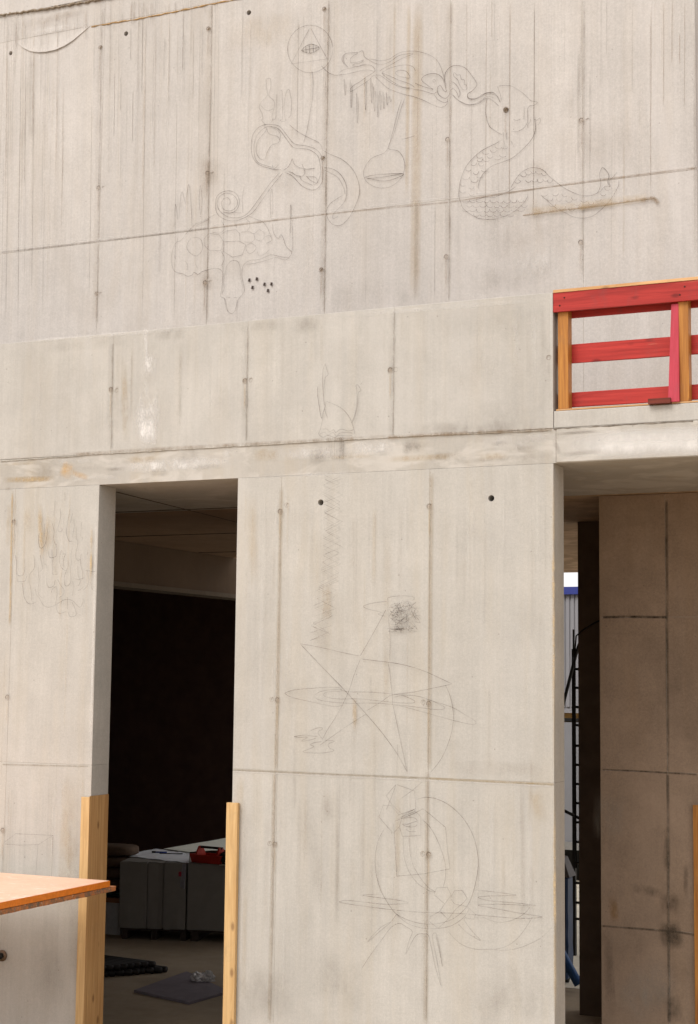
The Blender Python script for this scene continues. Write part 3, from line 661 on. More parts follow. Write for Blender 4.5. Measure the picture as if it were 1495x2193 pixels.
drawing('scaly snake with a crested bird head biting the rope', U, [(940, 150, 3.398, [
    dict(p=[(100, 180), (150, 225), (220, 255), (290, 245), (340, 210), (380, 215), (440, 265)], a=.5), dict(p=[(210, 190), (230, 210), (280, 205), (330, 175), (390, 165), (430, 195), (450, 240)], a=.5), [(370, 170), (420, 190), (445, 235)],
    [(355, 205), (340, 290), (350, 350), (370, 410), (420, 450), (465, 475)],
    dict(p=[(465, 510), (400, 545), (330, 580), (270, 625), (210, 690), (175, 760), (155, 830), (148, 900), (150, 930), (160, 960), (180, 1010), (230, 1050), (290, 1080), (370, 1090), (440, 1080), (520, 1050), (590, 1000), (640, 940), (650, 900)], a=.5),
    dict(p=[(700, 330), (705, 400), (700, 460), (660, 530), (600, 590), (540, 640), (470, 670), (400, 695), (350, 730), (310, 780), (290, 840), (290, 870)], a=.48),
    dict(p=[(520, 870), (560, 800), (600, 750), (650, 720), (700, 712), (760, 730), (810, 780), (860, 820), (900, 850), (960, 885), (1040, 915), (1110, 915), (1160, 890), (1180, 820), (1170, 770), (1180, 730), (1195, 712), (1225, 740), (1240, 775), (1230, 820), (1250, 850)], a=.48),
    [(740, 910), (800, 960), (860, 1010), (920, 1040), (980, 1070), (1050, 1080), (1120, 1065), (1180, 1020), (1240, 960), (1280, 900), (1310, 840), (1310, 800)], [(1250, 850), (1240, 810), (1270, 780), (1300, 745)],
    [(1110, 915), (1170, 890), (1210, 850), (1250, 850)], [(340, 925), (400, 930), (460, 905), (520, 880), (560, 850)], [(160, 960), (240, 955), (340, 925)]]),
    (1060, 160, 12.458, [
    [(80, 320), (180, 300), (350, 295), (450, 315), (560, 370), (700, 460), (820, 560), (940, 680), (1010, 715), (1130, 740), (1120, 785), (1040, 830), (960, 830), (900, 880), (880, 950), (885, 1150), (870, 1300), (780, 1430), (650, 1510), (590, 1530), (440, 1515)],
    [(80, 320), (110, 420), (160, 560), (180, 700)], [(1040, 860), (1045, 1100), (1060, 1200), (1090, 1330), (1090, 1450), (1050, 1620), (1000, 1720), (900, 1840), (790, 1950)],
    [(1060, 1190), (1130, 1225), (1200, 1165), (1225, 1230), (1200, 1300), (1150, 1350)], [(960, 1180), (950, 1270), (890, 1340), (890, 1440)],
    [(230, 1540), (240, 1700), (255, 1850), (240, 1993)], [(330, 1550), (310, 1640), (330, 1740)], [(430, 1770), (480, 1850), (520, 1940)], [(790, 850), (790, 1000), (780, 1200)], [(500, 1200), (600, 1230), (700, 1190)]])], scales)
drawing('three slender bottles drawn in pencil', U, [(340, 150, 3.25, [
    [(750, 65), (765, 62), (780, 65), (783, 120), (770, 180), (800, 210), (810, 240), (800, 290), (790, 330), (797, 350), (780, 370)],
    [(750, 65), (752, 120), (758, 180), (720, 220), (703, 260), (720, 300), (728, 340), (718, 352), (740, 375), (742, 410)], [(710, 245), (740, 275), (770, 285), (800, 270)],
    [(825, 170), (822, 250), (818, 330), (810, 345), (790, 350)], [(845, 148), (860, 145), (862, 200), (866, 300), (862, 345), (848, 350), (865, 362), (888, 352), (880, 330), (875, 250), (885, 180), (900, 140), (912, 140), (918, 170), (926, 210), (926, 280), (920, 320), (900, 340)]])], a=.3)
drawing('curled figure in a looping outline with tail and spiral stem', U, [(340, 150, 3.25, [
    dict(p=[(870, 690), (820, 695), (770, 685), (710, 665), (670, 630), (650, 580), (648, 520), (660, 450), (700, 400), (760, 380), (830, 388), (860, 410), (890, 450), (930, 500), (960, 520), (1030, 530), (1090, 550), (1130, 590), (1140, 650), (1145, 740), (1130, 800), (1090, 835), (1040, 830), (990, 800), (940, 745), (900, 722), (870, 715)], a=.5),
    dict(p=[(800, 680), (740, 665), (690, 640), (668, 590), (670, 500), (700, 440), (750, 400), (810, 400), (850, 425), (890, 480), (940, 540), (1000, 548), (1060, 560), (1110, 600), (1125, 650), (1130, 720), (1110, 780), (1080, 805)], a=.5),
    [(745, 630), (710, 620), (688, 590), (680, 550), (690, 500), (720, 460), (745, 430), (755, 410), (760, 430), (780, 450), (830, 465), (845, 490), (830, 510), (790, 525), (765, 560), (750, 600), (740, 630)],
    [(780, 395), (830, 420), (850, 450), (845, 490)], dict(p=[(870, 700), (900, 680), (920, 650), (933, 620), (945, 655), (980, 680), (1010, 690), (1020, 720), (1000, 740), (960, 735), (930, 715), (900, 710)], a=.5),
    dict(p=[(1000, 655), (1020, 690), (1090, 685)], a=.55), [(1010, 715), (1022, 690)], [(985, 740), (1000, 770), (1040, 790), (1075, 805)], [(1030, 745), (1080, 745), (1100, 755), (1110, 790)], [(1030, 740), (1060, 770), (1100, 790)], [(795, 665), (805, 690), (840, 660)],
    dict(p=[(850, 710), (780, 790), (700, 900), (640, 980), (590, 1020), (520, 1030), (460, 1010), (420, 970), (410, 920), (430, 880), (470, 860), (520, 870), (550, 910), (545, 950), (510, 980), (460, 975), (442, 940), (450, 905), (480, 890), (500, 910), (495, 940), (480, 940)], a=.5),
    dict(p=[(870, 715), (800, 800), (720, 910), (660, 990), (600, 1030), (530, 1052), (460, 1040), (410, 1000), (398, 940), (410, 880), (450, 850), (500, 843), (545, 865), (565, 920), (545, 975), (500, 998), (450, 990)], a=.5),
    dict(p=[(1145, 560), (1200, 590), (1280, 625), (1350, 690), (1390, 770), (1400, 860), (1370, 950), (1320, 1040), (1260, 1085), (1200, 1065), (1170, 1000), (1190, 940), (1240, 900), (1290, 870)], a=.48),
    dict(p=[(1150, 680), (1210, 690), (1260, 720), (1300, 780), (1312, 840), (1300, 910), (1260, 960), (1220, 1000), (1215, 1035), (1235, 1030), (1255, 1015)], a=.5), [(1160, 700), (1200, 720), (1250, 750), (1290, 820), (1300, 870)],
    [(910, 380), (970, 430), (1040, 470), (1120, 510), (1145, 560)]])])
def dots(M):
    for x, y in ((810, 915), (877, 905), (838, 980), (945, 952), (1007, 950), (976, 1008)):
        M.crop(340, 380, 4.153, [(x-4, y+16), (x+4, y-16)], .034, col=(.05, .035, .03), a=1.3, soft=3.5, rough=.25)
drawing('turtle shell of hexagons with a hanging leg and spikes above', U, [(340, 380, 4.153, [
    dict(p=[(250, 500), (205, 560), (160, 580), (130, 640), (118, 730), (130, 810), (160, 845), (220, 860), (260, 880), (300, 870), (320, 845), (350, 865), (390, 840), (440, 825), (500, 810), (550, 820), (575, 860), (570, 950), (560, 1020), (555, 1060), (590, 1080), (605, 1140), (620, 1190), (650, 1212), (680, 1190), (700, 1120), (710, 1090), (745, 1045), (765, 1010), (755, 940), (742, 870), (750, 800), (780, 760), (820, 740), (900, 730), (960, 705), (1010, 690), (1080, 705), (1140, 712), (1170, 705), (1185, 670), (1150, 630), (1130, 600), (1110, 540), (1090, 510), (1070, 545), (1040, 520), (1020, 470), (1020, 380)], a=.4),
    [(565, 1040), (585, 990), (580, 930), (600, 830), (610, 790), (650, 745), (700, 745), (725, 790), (730, 870), (745, 960), (745, 1040)], st((600, 1065), (640, 1070)), st((670, 1070), (700, 1070)), st((700, 1090), (700, 1280), a=.3), [(590, 1080), (600, 1150), (620, 1200)],
    [(780, 775), (860, 765), (960, 740), (1040, 715), (1130, 735), (1165, 710)],
    [(1180, 240), (1175, 420), (1170, 530)], [(1180, 240), (1190, 420), (1195, 600), (1185, 670)],
    st((585, 575), (720, 568), (778, 600), (750, 690), (660, 712), (580, 660), (585, 575), a=.45), st((560, 510), (600, 480), (690, 465), (722, 500), (728, 568)), st((735, 490), (800, 480), (850, 505), (860, 550), (830, 580), (760, 575)),
    st((850, 505), (900, 465), (940, 490), (945, 540), (915, 570), (870, 555)), st((450, 500), (540, 510), (580, 570), (560, 650), (460, 655), (410, 610), (405, 550), (450, 500)), [(300, 540), (360, 540), (390, 580), (390, 650), (340, 700), (280, 670), (255, 620), (270, 570), (300, 540)],
    [(790, 600), (780, 640), (810, 680), (850, 660), (870, 620), (830, 590), (790, 600)], [(880, 660), (900, 700), (950, 680), (990, 640)], [(240, 510), (330, 420), (400, 390), (510, 330)], [(340, 430), (450, 375)],
    [(790, 340), (860, 370), (930, 400), (970, 450), (1005, 530)], st((780, 370), (815, 400), (815, 440), (790, 480)), st((690, 400), (695, 450)), st((560, 380), (590, 440), (580, 480), (540, 500), (480, 490)),
    [(560, 320), (640, 312), (750, 320)], [(240, 745), (260, 780), (255, 830)], [(330, 770), (350, 810)], [(150, 730), (155, 620), (175, 540)], [(560, 660), (590, 720), (560, 790)], [(950, 530), (990, 520), (1010, 560), (960, 590)]]),
    (340, 150, 3.25, [[(600, 810), (585, 900), (590, 1000)], [(785, 1040), (780, 900), (790, 830), (797, 900), (797, 1010)], [(920, 940), (918, 1138)], [(145, 1040), (155, 900), (168, 850), (190, 930), (200, 860), (215, 800), (230, 950), (235, 1100)], [(295, 800), (285, 900), (295, 1010), (305, 900), (295, 800)], [(110, 1100), (120, 935), (135, 1045)]])], dots, a=.32)
def jelly(M):
    rr = random.Random(9)
    for i in range(16):
        x = 335+i*8+rr.uniform(-3, 3); y0 = rr.uniform(655, 670); M.crop(600, 740, 3.323, [(x, y0), (x+rr.uniform(-3, 3), y0+60), (x+rr.uniform(-5, 5), y0+rr.uniform(90, 170))], .008, a=rr.uniform(.12, .26))
    for i in range(7):
        x = 427+i*4.5; M.crop(600, 740, 3.323, [(x, 648), (x+2, 720), (x+rr.uniform(-4, 4), rr.uniform(770, 815))], .010, a=.18)
def zigzag(M):
    rr = random.Random(19)
    C = lambda y: 372+(y-930)*.02 if y < 1450 else 382-(y-1450)*.155
    A_ = lambda y: 62 if y < 1700 else 72
    for sgn in (1, -1):
        for ph in (0, 22):
            y = 925+ph; pts = []; s = sgn
            while y < 2120:
                pts.append((C(y)+s*(A_(y)+rr.uniform(-14, 14)), y+rr.uniform(-5, 5))); s = -s; y += rr.uniform(52, 74)
                if rr.random() < .15 and len(pts) > 2:
                    M.crop(600, 740, 3.323, pts, .008, a=rr.uniform(.24, .40), rough=.7, smooth=False); pts = pts[-1:]
            if len(pts) > 1: M.crop(600, 740, 3.323, pts, .008, a=.32, rough=.7, smooth=False)
drawing('long twisting zigzag running down from the jellyfish to the star', -.003, [], zigzag)
drawing('jellyfish bell with two thin raised arms and hatched tentacles', -.006, [(600, 740, 3.323, [
    [(325, 130), (310, 180), (308, 300), (318, 420), (330, 480), (343, 520)], [(325, 130), (340, 180), (345, 210), (325, 235), (315, 330), (320, 430)],
    dict(p=[(275, 285), (272, 350), (285, 450), (300, 520), (310, 480), (325, 440), (332, 405), (345, 403), (400, 425), (450, 455), (490, 500), (515, 545)], a=.45),
    dict(p=[(510, 560), (540, 480), (550, 400), (550, 320), (545, 285), (560, 285), (580, 320), (560, 340), (556, 420), (540, 500), (520, 550)], a=.42), [(575, 280), (585, 270), (592, 268)],
    [(320, 450), (305, 540), (290, 600), (275, 635)], [(515, 545), (530, 600), (535, 630)], [(310, 600), (335, 595), (360, 615), (385, 600), (400, 620), (430, 600), (460, 600), (490, 610), (530, 600)],
    [(280, 635), (320, 620), (345, 640), (380, 620), (405, 645), (430, 625), (480, 620), (520, 625)], dict(p=[(280, 635), (310, 655), (345, 640), (390, 655), (430, 640), (480, 645), (520, 640)], a=.45)]) ], jelly, w=.0075, a=.34)
def scribble(M):
    rr = random.Random(12)
    for i in range(120):
        th = rr.uniform(0, 6.28); q = rr.random()**.6; x = 893+q*92*math.cos(th); y = 252+q*105*math.sin(th); an = rr.uniform(0, 6.28); ln = rr.uniform(18, 48)
        dx, dy = math.cos(an)*ln, math.sin(an)*ln
        f = lambda x, y: (max(795, min(x, 1003)), max(140, min(y, 378)))
        M.crop(580, 1240, 3.1146, [f(x-dx, y-dy), f(x+rr.uniform(-8, 8), y+rr.uniform(-8, 8)), f(x+dx, y+dy)], .0065, a=rr.uniform(.24, .46))
    for i in range(16):
        x = rr.uniform(785, 870); y = rr.uniform(325, 350); M.crop(580, 1240, 3.1146, [(x, y), (x+30, y+rr.uniform(-12, 6)), (x+60, y+rr.uniform(-12, 12))], .007, a=.4)
drawing('five pointed star with a scribbled black head and flat rings', -.003, [(580, 1240, 3.1146, [
    dict(p=[(200, 432), (350, 590), (500, 745), (640, 900), (750, 1030), (850, 1170), (915, 1290)], a=.5), dict(p=[(915, 1290), (870, 1080), (820, 840), (815, 785), (800, 640), (787, 555)], a=.5), [(797, 555), (800, 400), (788, 250), (785, 150), (790, 125), (870, 112), (950, 118), (960, 135), (940, 145)],
    [(200, 432), (330, 455), (480, 490), (600, 515)], dict(p=[(603, 532), (700, 545), (785, 555), (900, 575), (1030, 615), (1150, 670), (1215, 700)], a=.5), dict(p=[(1215, 700), (1100, 725), (950, 755), (810, 775), (740, 820), (640, 880)], a=.45), [(640, 900), (500, 990), (400, 1060), (330, 1110)],
    dict(p=[(775, 200), (700, 340), (600, 515)], a=.48), dict(p=[(603, 532), (560, 640), (520, 760), (450, 900), (380, 1010), (350, 1070)], a=.42), [(780, 150), (690, 160), (625, 180), (650, 200), (740, 222), (720, 235), (770, 250)], [(800, 180), (830, 165), (900, 160), (960, 165), (900, 185), (830, 195), (800, 180)],
    dict(p=[(1165, 700), (1200, 780), (1220, 880), (1218, 980), (1190, 1090), (1140, 1200), (1070, 1290)], a=.42), [(480, 740), (430, 722), (200, 735), (110, 755), (105, 768), (150, 790), (300, 825), (430, 850), (490, 840)],
    [(480, 750), (400, 750), (360, 765), (370, 785), (450, 800), (600, 800), (800, 820), (940, 828), (965, 815), (930, 795), (880, 778), (820, 790)], [(290, 780), (340, 750), (450, 735), (520, 752), (680, 755), (850, 770), (1000, 785), (1130, 835), (1165, 862), (1100, 870), (900, 845), (700, 828), (500, 828), (340, 810), (290, 780)],
    dict(p=[(1030, 800), (1200, 850), (1300, 905), (1370, 950), (1350, 970), (1230, 945), (1050, 895), (880, 850), (820, 845)], a=.3),
    [(355, 1070), (335, 1050), (320, 1020), (350, 1000), (330, 990), (270, 1010)], [(320, 1050), (260, 1045), (240, 1040), (160, 1050), (200, 1055), (250, 1055), (210, 1080), (260, 1075), (310, 1060)],
    [(360, 1075), (430, 1080), (390, 1100), (395, 1125), (425, 1145), (350, 1160), (250, 1158), (220, 1150), (270, 1130), (290, 1115), (270, 1105), (300, 1090), (350, 1085)], dict(p=[(850, 1100), (848, 1200), (845, 1310)], a=.25)])], scribble, w=.0075, a=.38)
drawing('big circle figure with house shape, hexagons and legs', -.003, [(700, 1650, 2.875, [
    dict(p=[(550, 180), (610, 165), (680, 175), (760, 215), (840, 290), (900, 390), (930, 500), (935, 600), (910, 730), (870, 830), (800, 900), (720, 935), (620, 945), (520, 925), (430, 880), (370, 800), (330, 720), (305, 620), (303, 520), (325, 420), (365, 350)], a=.45),
    [(430, 880), (500, 940), (600, 970), (700, 970), (780, 950), (850, 900), (880, 850)], st((415, 315), (540, 265), (595, 235), (640, 270), (735, 350), (745, 470), (762, 605), (600, 635), (435, 650), (425, 480), (415, 315), a=.45), st((430, 85), (370, 155), (405, 210), (470, 270), (550, 235), (545, 125), (430, 85)),
    st((445, 270), (400, 215), (350, 215), (325, 285), (380, 350), (415, 385), (460, 335)), st((370, 240), (400, 170), (430, 85)), st((590, 70), (540, 115), (465, 170)), st((450, 345), (470, 405), (583, 400), (583, 285), (540, 240), (470, 280), (450, 345), a=.42), st((440, 275), (540, 240)), st((455, 290), (550, 250)),
    [(470, 300), (500, 290), (540, 290), (560, 310), (530, 320), (500, 330), (470, 330), (500, 345), (545, 345), (560, 330)], [(490, 360), (515, 375), (555, 375)],
    [(475, 405), (475, 490), (490, 570), (520, 640), (570, 700), (610, 725)], [(510, 405), (515, 490), (535, 580), (580, 660), (630, 720), (670, 745), (640, 742), (610, 725)], [(590, 300), (640, 350), (690, 440), (730, 560), (735, 650), (720, 720)],
    st((665, 760), (680, 722), (745, 718), (770, 765), (730, 820), (665, 765)), st((765, 785), (790, 738), (840, 740), (868, 785), (830, 830), (790, 820), (765, 785)), st((700, 865), (750, 915), (800, 850), (830, 825), (870, 840), (920, 885), (910, 915), (850, 905)), st((730, 820), (700, 865), (640, 900), (635, 930), (690, 970), (750, 915)),
    dict(p=[(910, 735), (1020, 745), (1150, 762), (1155, 768), (1000, 772), (935, 780), (1000, 800), (1140, 812), (1265, 825), (1270, 830), (1050, 822), (935, 828), (1020, 845), (1180, 875), (1310, 896), (1318, 903), (1200, 910), (1000, 895), (800, 878), (600, 873), (400, 855), (200, 830), (90, 812), (92, 804), (150, 800), (350, 822), (470, 820), (505, 812), (450, 798), (350, 785), (235, 770), (245, 764), (340, 760)], a=.42),
    [(435, 880), (400, 930), (330, 990), (255, 1055), (330, 970), (400, 930)], dict(p=[(215, 1225), (270, 1140), (350, 1030), (400, 965), (450, 940), (490, 960), (530, 990), (510, 1050), (490, 1130), (530, 1050), (560, 1010), (600, 1005), (630, 1015), (650, 1100), (670, 1200), (710, 1335)], a=.42),
    [(710, 1335), (700, 1270), (680, 1160), (660, 1060), (655, 1015), (665, 1000), (680, 1010), (700, 1100), (715, 1205), (705, 1150), (675, 1010)], [(810, 940), (870, 1000), (950, 1045), (900, 990), (850, 920), (860, 905)],
    dict(p=[(750, 990), (820, 1060), (900, 1095), (1000, 1100), (1100, 1085), (1180, 1030), (1240, 950), (1270, 900)], a=.3), dict(p=[(960, 900), (1040, 930), (1110, 930), (1180, 905), (1230, 870), (1260, 830)], a=.3), dict(p=[(1030, 1100), (1120, 1105), (1220, 1080), (1320, 1030), (1390, 965)], a=.25)])], w=.0075, a=.36)
drawing('cluster of flame-like hooked pencil strokes', -.003, [(0, 1030, 5.75, [
    [(565, 520), (555, 600), (560, 690)], [(595, 570), (590, 690), (560, 790), (520, 830), (490, 790), (485, 660)], [(655, 520), (675, 620), (670, 720), (700, 790), (710, 770)], [(690, 240), (685, 330), (665, 430)], [(750, 335), (757, 420), (745, 510), (725, 600), (745, 628), (775, 610), (770, 575)], [(810, 140), (812, 200), (808, 250)],
    [(875, 340), (855, 450), (835, 570), (830, 650), (860, 740), (905, 740)], [(905, 400), (890, 460), (880, 520)], [(920, 470), (925, 560), (900, 700)], [(955, 560), (950, 700), (970, 760), (945, 900), (950, 960), (980, 980), (1000, 950), (1015, 890)], [(1015, 510), (1010, 600), (1005, 690), (1030, 700), (1015, 740)],
    [(200, 910), (215, 1000), (215, 1130), (250, 1170), (300, 1150), (320, 1060), (315, 960)], [(215, 1130), (225, 1230), (260, 1240), (320, 1230), (340, 1170)], [(280, 1240), (295, 1330), (310, 1430), (350, 1500), (400, 1515), (460, 1490)], [(425, 905), (437, 990), (430, 1080), (380, 1150), (370, 1230), (385, 1300), (400, 1400), (400, 1480)],
    [(505, 910), (520, 1000), (535, 1080), (500, 1120)], [(550, 940), (555, 1020), (580, 1030), (593, 1120), (585, 1230), (600, 1300), (640, 1310), (680, 1280), (690, 1210)], [(480, 1060), (485, 1150), (495, 1230), (480, 1330), (490, 1400), (530, 1440)], st((650, 840), (655, 1000), (655, 1150), (725, 1150)), st((690, 1130), (690, 1040)), [(610, 860), (620, 940), (680, 940), (710, 910), (705, 790)],
    [(770, 850), (750, 920), (745, 1000), (770, 1070), (825, 1110)], [(820, 900), (795, 960), (790, 1030), (800, 1060)], [(905, 820), (885, 920), (890, 1000), (880, 1100), (885, 1230), (850, 1290), (810, 1280), (805, 1180), (830, 1110), (850, 1050), (850, 970)], [(1000, 960), (1010, 1050), (1030, 1130), (1025, 1220)], [(920, 1200), (980, 1215), (1050, 1190)],
    [(970, 1040), (975, 1160), (1000, 1240), (970, 1300)], [(1045, 1300), (1000, 1340), (970, 1350)], [(490, 1430), (540, 1520), (590, 1555), (660, 1545), (740, 1500), (800, 1465), (860, 1460), (910, 1480), (960, 1530), (1000, 1555), (1030, 1500), (1035, 1430)], [(710, 1290), (715, 1400), (700, 1500), (710, 1580), (740, 1630), (800, 1620), (830, 1600)],
    [(840, 1430), (842, 1500), (840, 1580)], [(895, 1490), (930, 1560), (950, 1640), (920, 1670), (870, 1665), (850, 1610)], [(720, 1210), (760, 1290), (800, 1340), (790, 1400), (740, 1440)], [(910, 1230), (915, 1330), (900, 1420)], [(450, 1330), (460, 1400), (500, 1440)], st((1100, 870), (1080, 915)), st((1060, 1100), (1180, 1120)), [(1130, 1240), (1140, 1320), (1170, 1350)], st((790, 900), (820, 900)),
    [(1090, 1110), (1100, 1200), (1090, 1290), (1040, 1340)], [(640, 1380), (660, 1330), (700, 1300)]])], w=.0075, a=.40)
drawing('open box drawn in thin perspective lines', -.003, [(0, 1640, 5.75, [
    st((45, 960), (90, 920), (205, 835), (670, 855), (485, 970), (250, 975), (45, 960)), st((45, 960), (30, 1500)), st((478, 970), (440, 1500)), st((665, 860), (640, 1500))])], w=.0075, a=.35)

# ------------------------------------------------------------------ far hall seen through the passage
def pz(x, y, Y): return atY(x, y, Y).z
HY = 15.2
Hc = atY(1222, 1500, HY).x
hall = empty('site_cabin', (Hc, HY+3, 0), 'pale grey corrugated site cabin with blue roof edge seen through the passage gap', 'site cabin')
zr, zb1, zmid, zwin0, zwin1, zlow = pz(1222, 1257, HY), pz(1222, 1273, HY), pz(1222, 1514, HY), pz(1222, 1527, HY), pz(1222, 1547, HY), pz(1222, 1803, HY)
M_hall = plain('hall_sheet', (.30, .295, .315), .6, .03, 2)
bbox('blue_fascia', Hc-4, Hc+4, HY-.06, HY+.2, zb1, zr, plain('blue_sheet', (.045, .06, .27), .5, .05), hall)
xs = []; x = Hc-3.9; V = []; Fc = []
while x < Hc+3.8:
    for dx, y in ((0, HY), (.055, HY), (.062, HY+.02), (.078, HY+.02), (.085, HY)): V += [(x+dx, y, zmid), (x+dx, y, zb1)]
    x += .085
for i in range(len(V)//2-1): Fc.append((2*i, 2*i+2, 2*i+3, 2*i+1))
mesh_obj('corrugated_wall', V, Fc, M_hall, hall)
bbox('window_sill_band', Hc-3.9, Hc+3.9, HY+.02, HY+.3, zwin0, zmid-.002, M_hall, hall)
bbox('window_band', Hc-3.9, Hc+3.9, HY+.1, HY+.3, zwin1, zwin0-.002, plain('orange_board', (.55, .33, .12), .7), hall)
bbox('wall_base', Hc-3.9, Hc+3.9, HY+.02, HY+.3, zlow, zwin1-.002, plain('hall_panel', (.27, .27, .29), .6, .04, 3), hall)
zfl = pz(1222, 1820, HY)
bbox('base_frame', Hc-3.95, Hc+3.95, HY-.02, HY+.3, zfl, zlow-.002, plain('base_frame', (.30, .29, .28), .8), hall)
bbox('window_pane', Hc-3.9, Hc+3.9, HY+.06, HY+.09, zwin1+.01, pz(1222, 1538, HY), M_dark, hall)
bbox('cabin_body', Hc-3.9, Hc+3.9, HY+.32, HY+6, zfl+.02, zr-.1, M_hall, hall)
for fx in (-3.7, -1.2, 1.3, 3.6):
    for fy in (.1, 5.6): bbox('foot_block', Hc+fx, Hc+fx+.2, HY+fy, HY+fy+.2, -.02, zfl-.001 if fy < 1 else zfl+.018, M_in, hall)
bbox('shade_sheet', Hc-3.9, Hc+3.9, HY+.4, HY+.45, -.02, zfl+.018, M_dark, hall)  # black sheet standing for the shade in the gap under the cabin

# ------------------------------------------------------------------ timber corner guards
def board(name, parent, x0, x1, y0, y1, z0, z1, mat): return bbox(name, x0, x1, y0, y1, z0, z1, mat, parent, bev=.002, jit=.0006, cuts=6)
zt1 = atY(183, 1707, -.03).z
xg0 = atY(174, 1707, -.032).x; xg1 = atY(192, 1707, -.032).x
g1 = empty('timber_corner_guard', (xg0+.05, 0, 0), 'wide timber corner guard on the left jamb of the doorway, behind the orange panel', 'corner guard', 'timber guards on the wall corners')
yg = 0.0
for k in range(400):
    if atY(237, 1702, yg).x < xg1+.002: break
    yg += .002
board('front_board', g1, xg0, xg1-.002, -.032, -.006, 0.0, zt1, M_woodL)
board('jamb_board', g1, XL+.004, xg1, -.031, max(yg-.03, .2), 0.0, zt1+.01, M_wood)
print('guard', xg0, xg1, yg)
zt2 = atY(497, 1719, -.03).z
gx0 = atY(485, 1719, -.045).x; gx1 = atY(509, 1719, -.045).x
g2 = empty('timber_corner_guard', (gx0+.05, 0, 0), 'slim pale timber guard on the right jamb of the doorway', 'corner guard', 'timber guards on the wall corners')
board('front_board', g2, gx0, gx1, -.045, -.006, 0.0, zt2, M_woodL)
board('jamb_board', g2, XR-.03, XR-.004, -.004, .2, 0.0, zt2-.01, M_wood)
p3 = atY(1484, 1724, U-.04)
g3 = empty('timber_corner_guard', (p3.x+.08, U-.03, 0), 'orange timber guard at the right picture edge on the shaded inner wall', 'corner guard', 'timber guards on the wall corners')
board('front_board', g3, p3.x, p3.x+.17, U-.045, U-.012, 0.0, p3.z, M_woodP)

# ------------------------------------------------------------------ red guard railing on the slab
RY = .02
G = empty('guard_railing', (XJ+1.2, RY+.1, 5.553), 'red painted timber guard railing with orange posts above the right opening', 'railing')
z = lambda x, y, Y: atY(x, y, Y).z
ztop = atY(1187, 628, RY-.02).z; zbt = atY(1188, 669, RY-.02).z
bbox('top_rail', XJ+.002, 3.9, RY-.025, RY+.0, zbt, ztop, M_red, G, bev=.002, jit=.0008, cuts=24)
bbox('rail_cap', XJ+.004, 3.9, RY-.03, RY+.16, ztop+.001, ztop+.024, M_woodX, G, bev=.002)
PY0 = RY+.002; PY1 = RY+.10
lp = atY(1195, 760, PY0).x; lp2 = atY(1217, 760, PY0).x; sp0 = atY(1453, 750, PY0).x; sp1 = atY(1475, 750, PY0).x
zs = atY(1207, 876, PY0).z
for a_, b_ in ((lp, lp2), (sp0, sp1), (sp0+1.15, sp1+1.15), (sp0+2.3, sp1+2.3), (sp0+3.4, sp1+3.4)):
    bbox('post', a_, b_, PY0, PY1, zs, ztop-.001, M_woodP, G, bev=.003, jit=.0008, cuts=4)
BY = PY1+.002
for cx_ in ((lp+lp2)/2, (sp0+sp1)/2):
    for k_, (dx_, dz_) in enumerate(((-.018, .05), (.02, .11))):
        tube('nail', [(cx_+dx_, RY-.0225, zbt+dz_), (cx_+dx_, RY-.029, zbt+dz_)], .006, M_dark, G, 8)
for nm, (xa, ya, yb), mt in (('back_top_rail', (1219, 640, 681.5), M_red), ('middle_rail', (1219.5, 738, 778), M_red), ('bottom_rail', (1219.5, 841, 872), M_redw)):
    bbox(nm, XJ+.01, 3.9, BY, BY+.025, atY(xa, yb, BY).z, atY(xa, ya, BY).z, mt, G, bev=.002, jit=.0008, cuts=24)
bbox('sole_plate', XJ+.02, 3.9, PY0-.012, BY+.06, 5.556, zs-.001, M_woodX, G, bev=.002)
ta, tb = atY(1438, 652, RY+.004), atY(1431, 861, RY-.03)
V = []
for p, wd in ((tb, .085), (ta, .055)):
    for dx, dy in ((0, 0), (wd, 0), (wd, .03), (0, .03)): V.append((p.x+dx, p.y-.004+dy-(.03 if p is tb else -.03)*0, p.z))
o = mesh_obj('brace', V, [(0, 3, 2, 1), (4, 5, 6, 7), (0, 1, 5, 4), (1, 2, 6, 5), (2, 3, 7, 6), (3, 0, 4, 7)], M_pink, G); o['label'] = 'pink painted plank leaning against the second post'
ba, bb = atY(1388, 860, -.03), atY(1436, 860, -.03)
o = bbox('timber_offcut', ba.x, bb.x, -.035, .012, 5.557, 5.597, M_dred, bev=.003)
tag(loc_at(o, ((ba.x+bb.x)/2, 0, 5.557)), 'short dark red timber offcut lying on the slab edge before the railing', 'timber offcut')

# ------------------------------------------------------------------ orange formwork panel, lower left foreground
TY = -.36
cr = atY(235, 1886, TY); e0 = atX(235, 1886, cr.x)
nearY = None
yy = TY
while True:
    yy -= .05; q = Vector((cr.x, yy, cr.z)); d = q-EYE; px_ = W/2+F_PX*(d@r2)/(d@fw)
    if px_ < -120 or yy < -7: break
nearY = yy
ft = empty('formwork_table', (cr.x-1.3, (TY+nearY)/2, -.12), 'orange formwork panel laid flat as a work table at the left picture edge', 'formwork panel')
mt = NT('orange_film_ply'); P = mt.pos()
n1 = mt.rng(mt.noise(mt.pos((5, 22, 5)), 1, 5, .7, .5), .60, .68, 0, .75)
oc = mt.mix(mt.rng(mt.noise(P, 6, 5, .7), .3, .7, 0, 1), (.72, .41, .27), (.80, .50, .35)); oc = mt.mix(.12, oc, (.85, .70, .58)); oc = mt.mix(n1, oc, (.88, .82, .78)); oc = mt.mix(mt.rng(mt.noise(P, 16, 5, .8, 1.), .60, .66, 0, .6), oc, (.86, .80, .74)); oc = mt.mix(mt.rng(mt.noise(mt.pos((3, 40, 3)), 1, 4, .7, 2.), .64, .67, 0, .5), oc, (.40, .20, .11))
mt.bsdf(oc, .45, mt.noise(P, 30, 4), .15, .002, spec=.4)
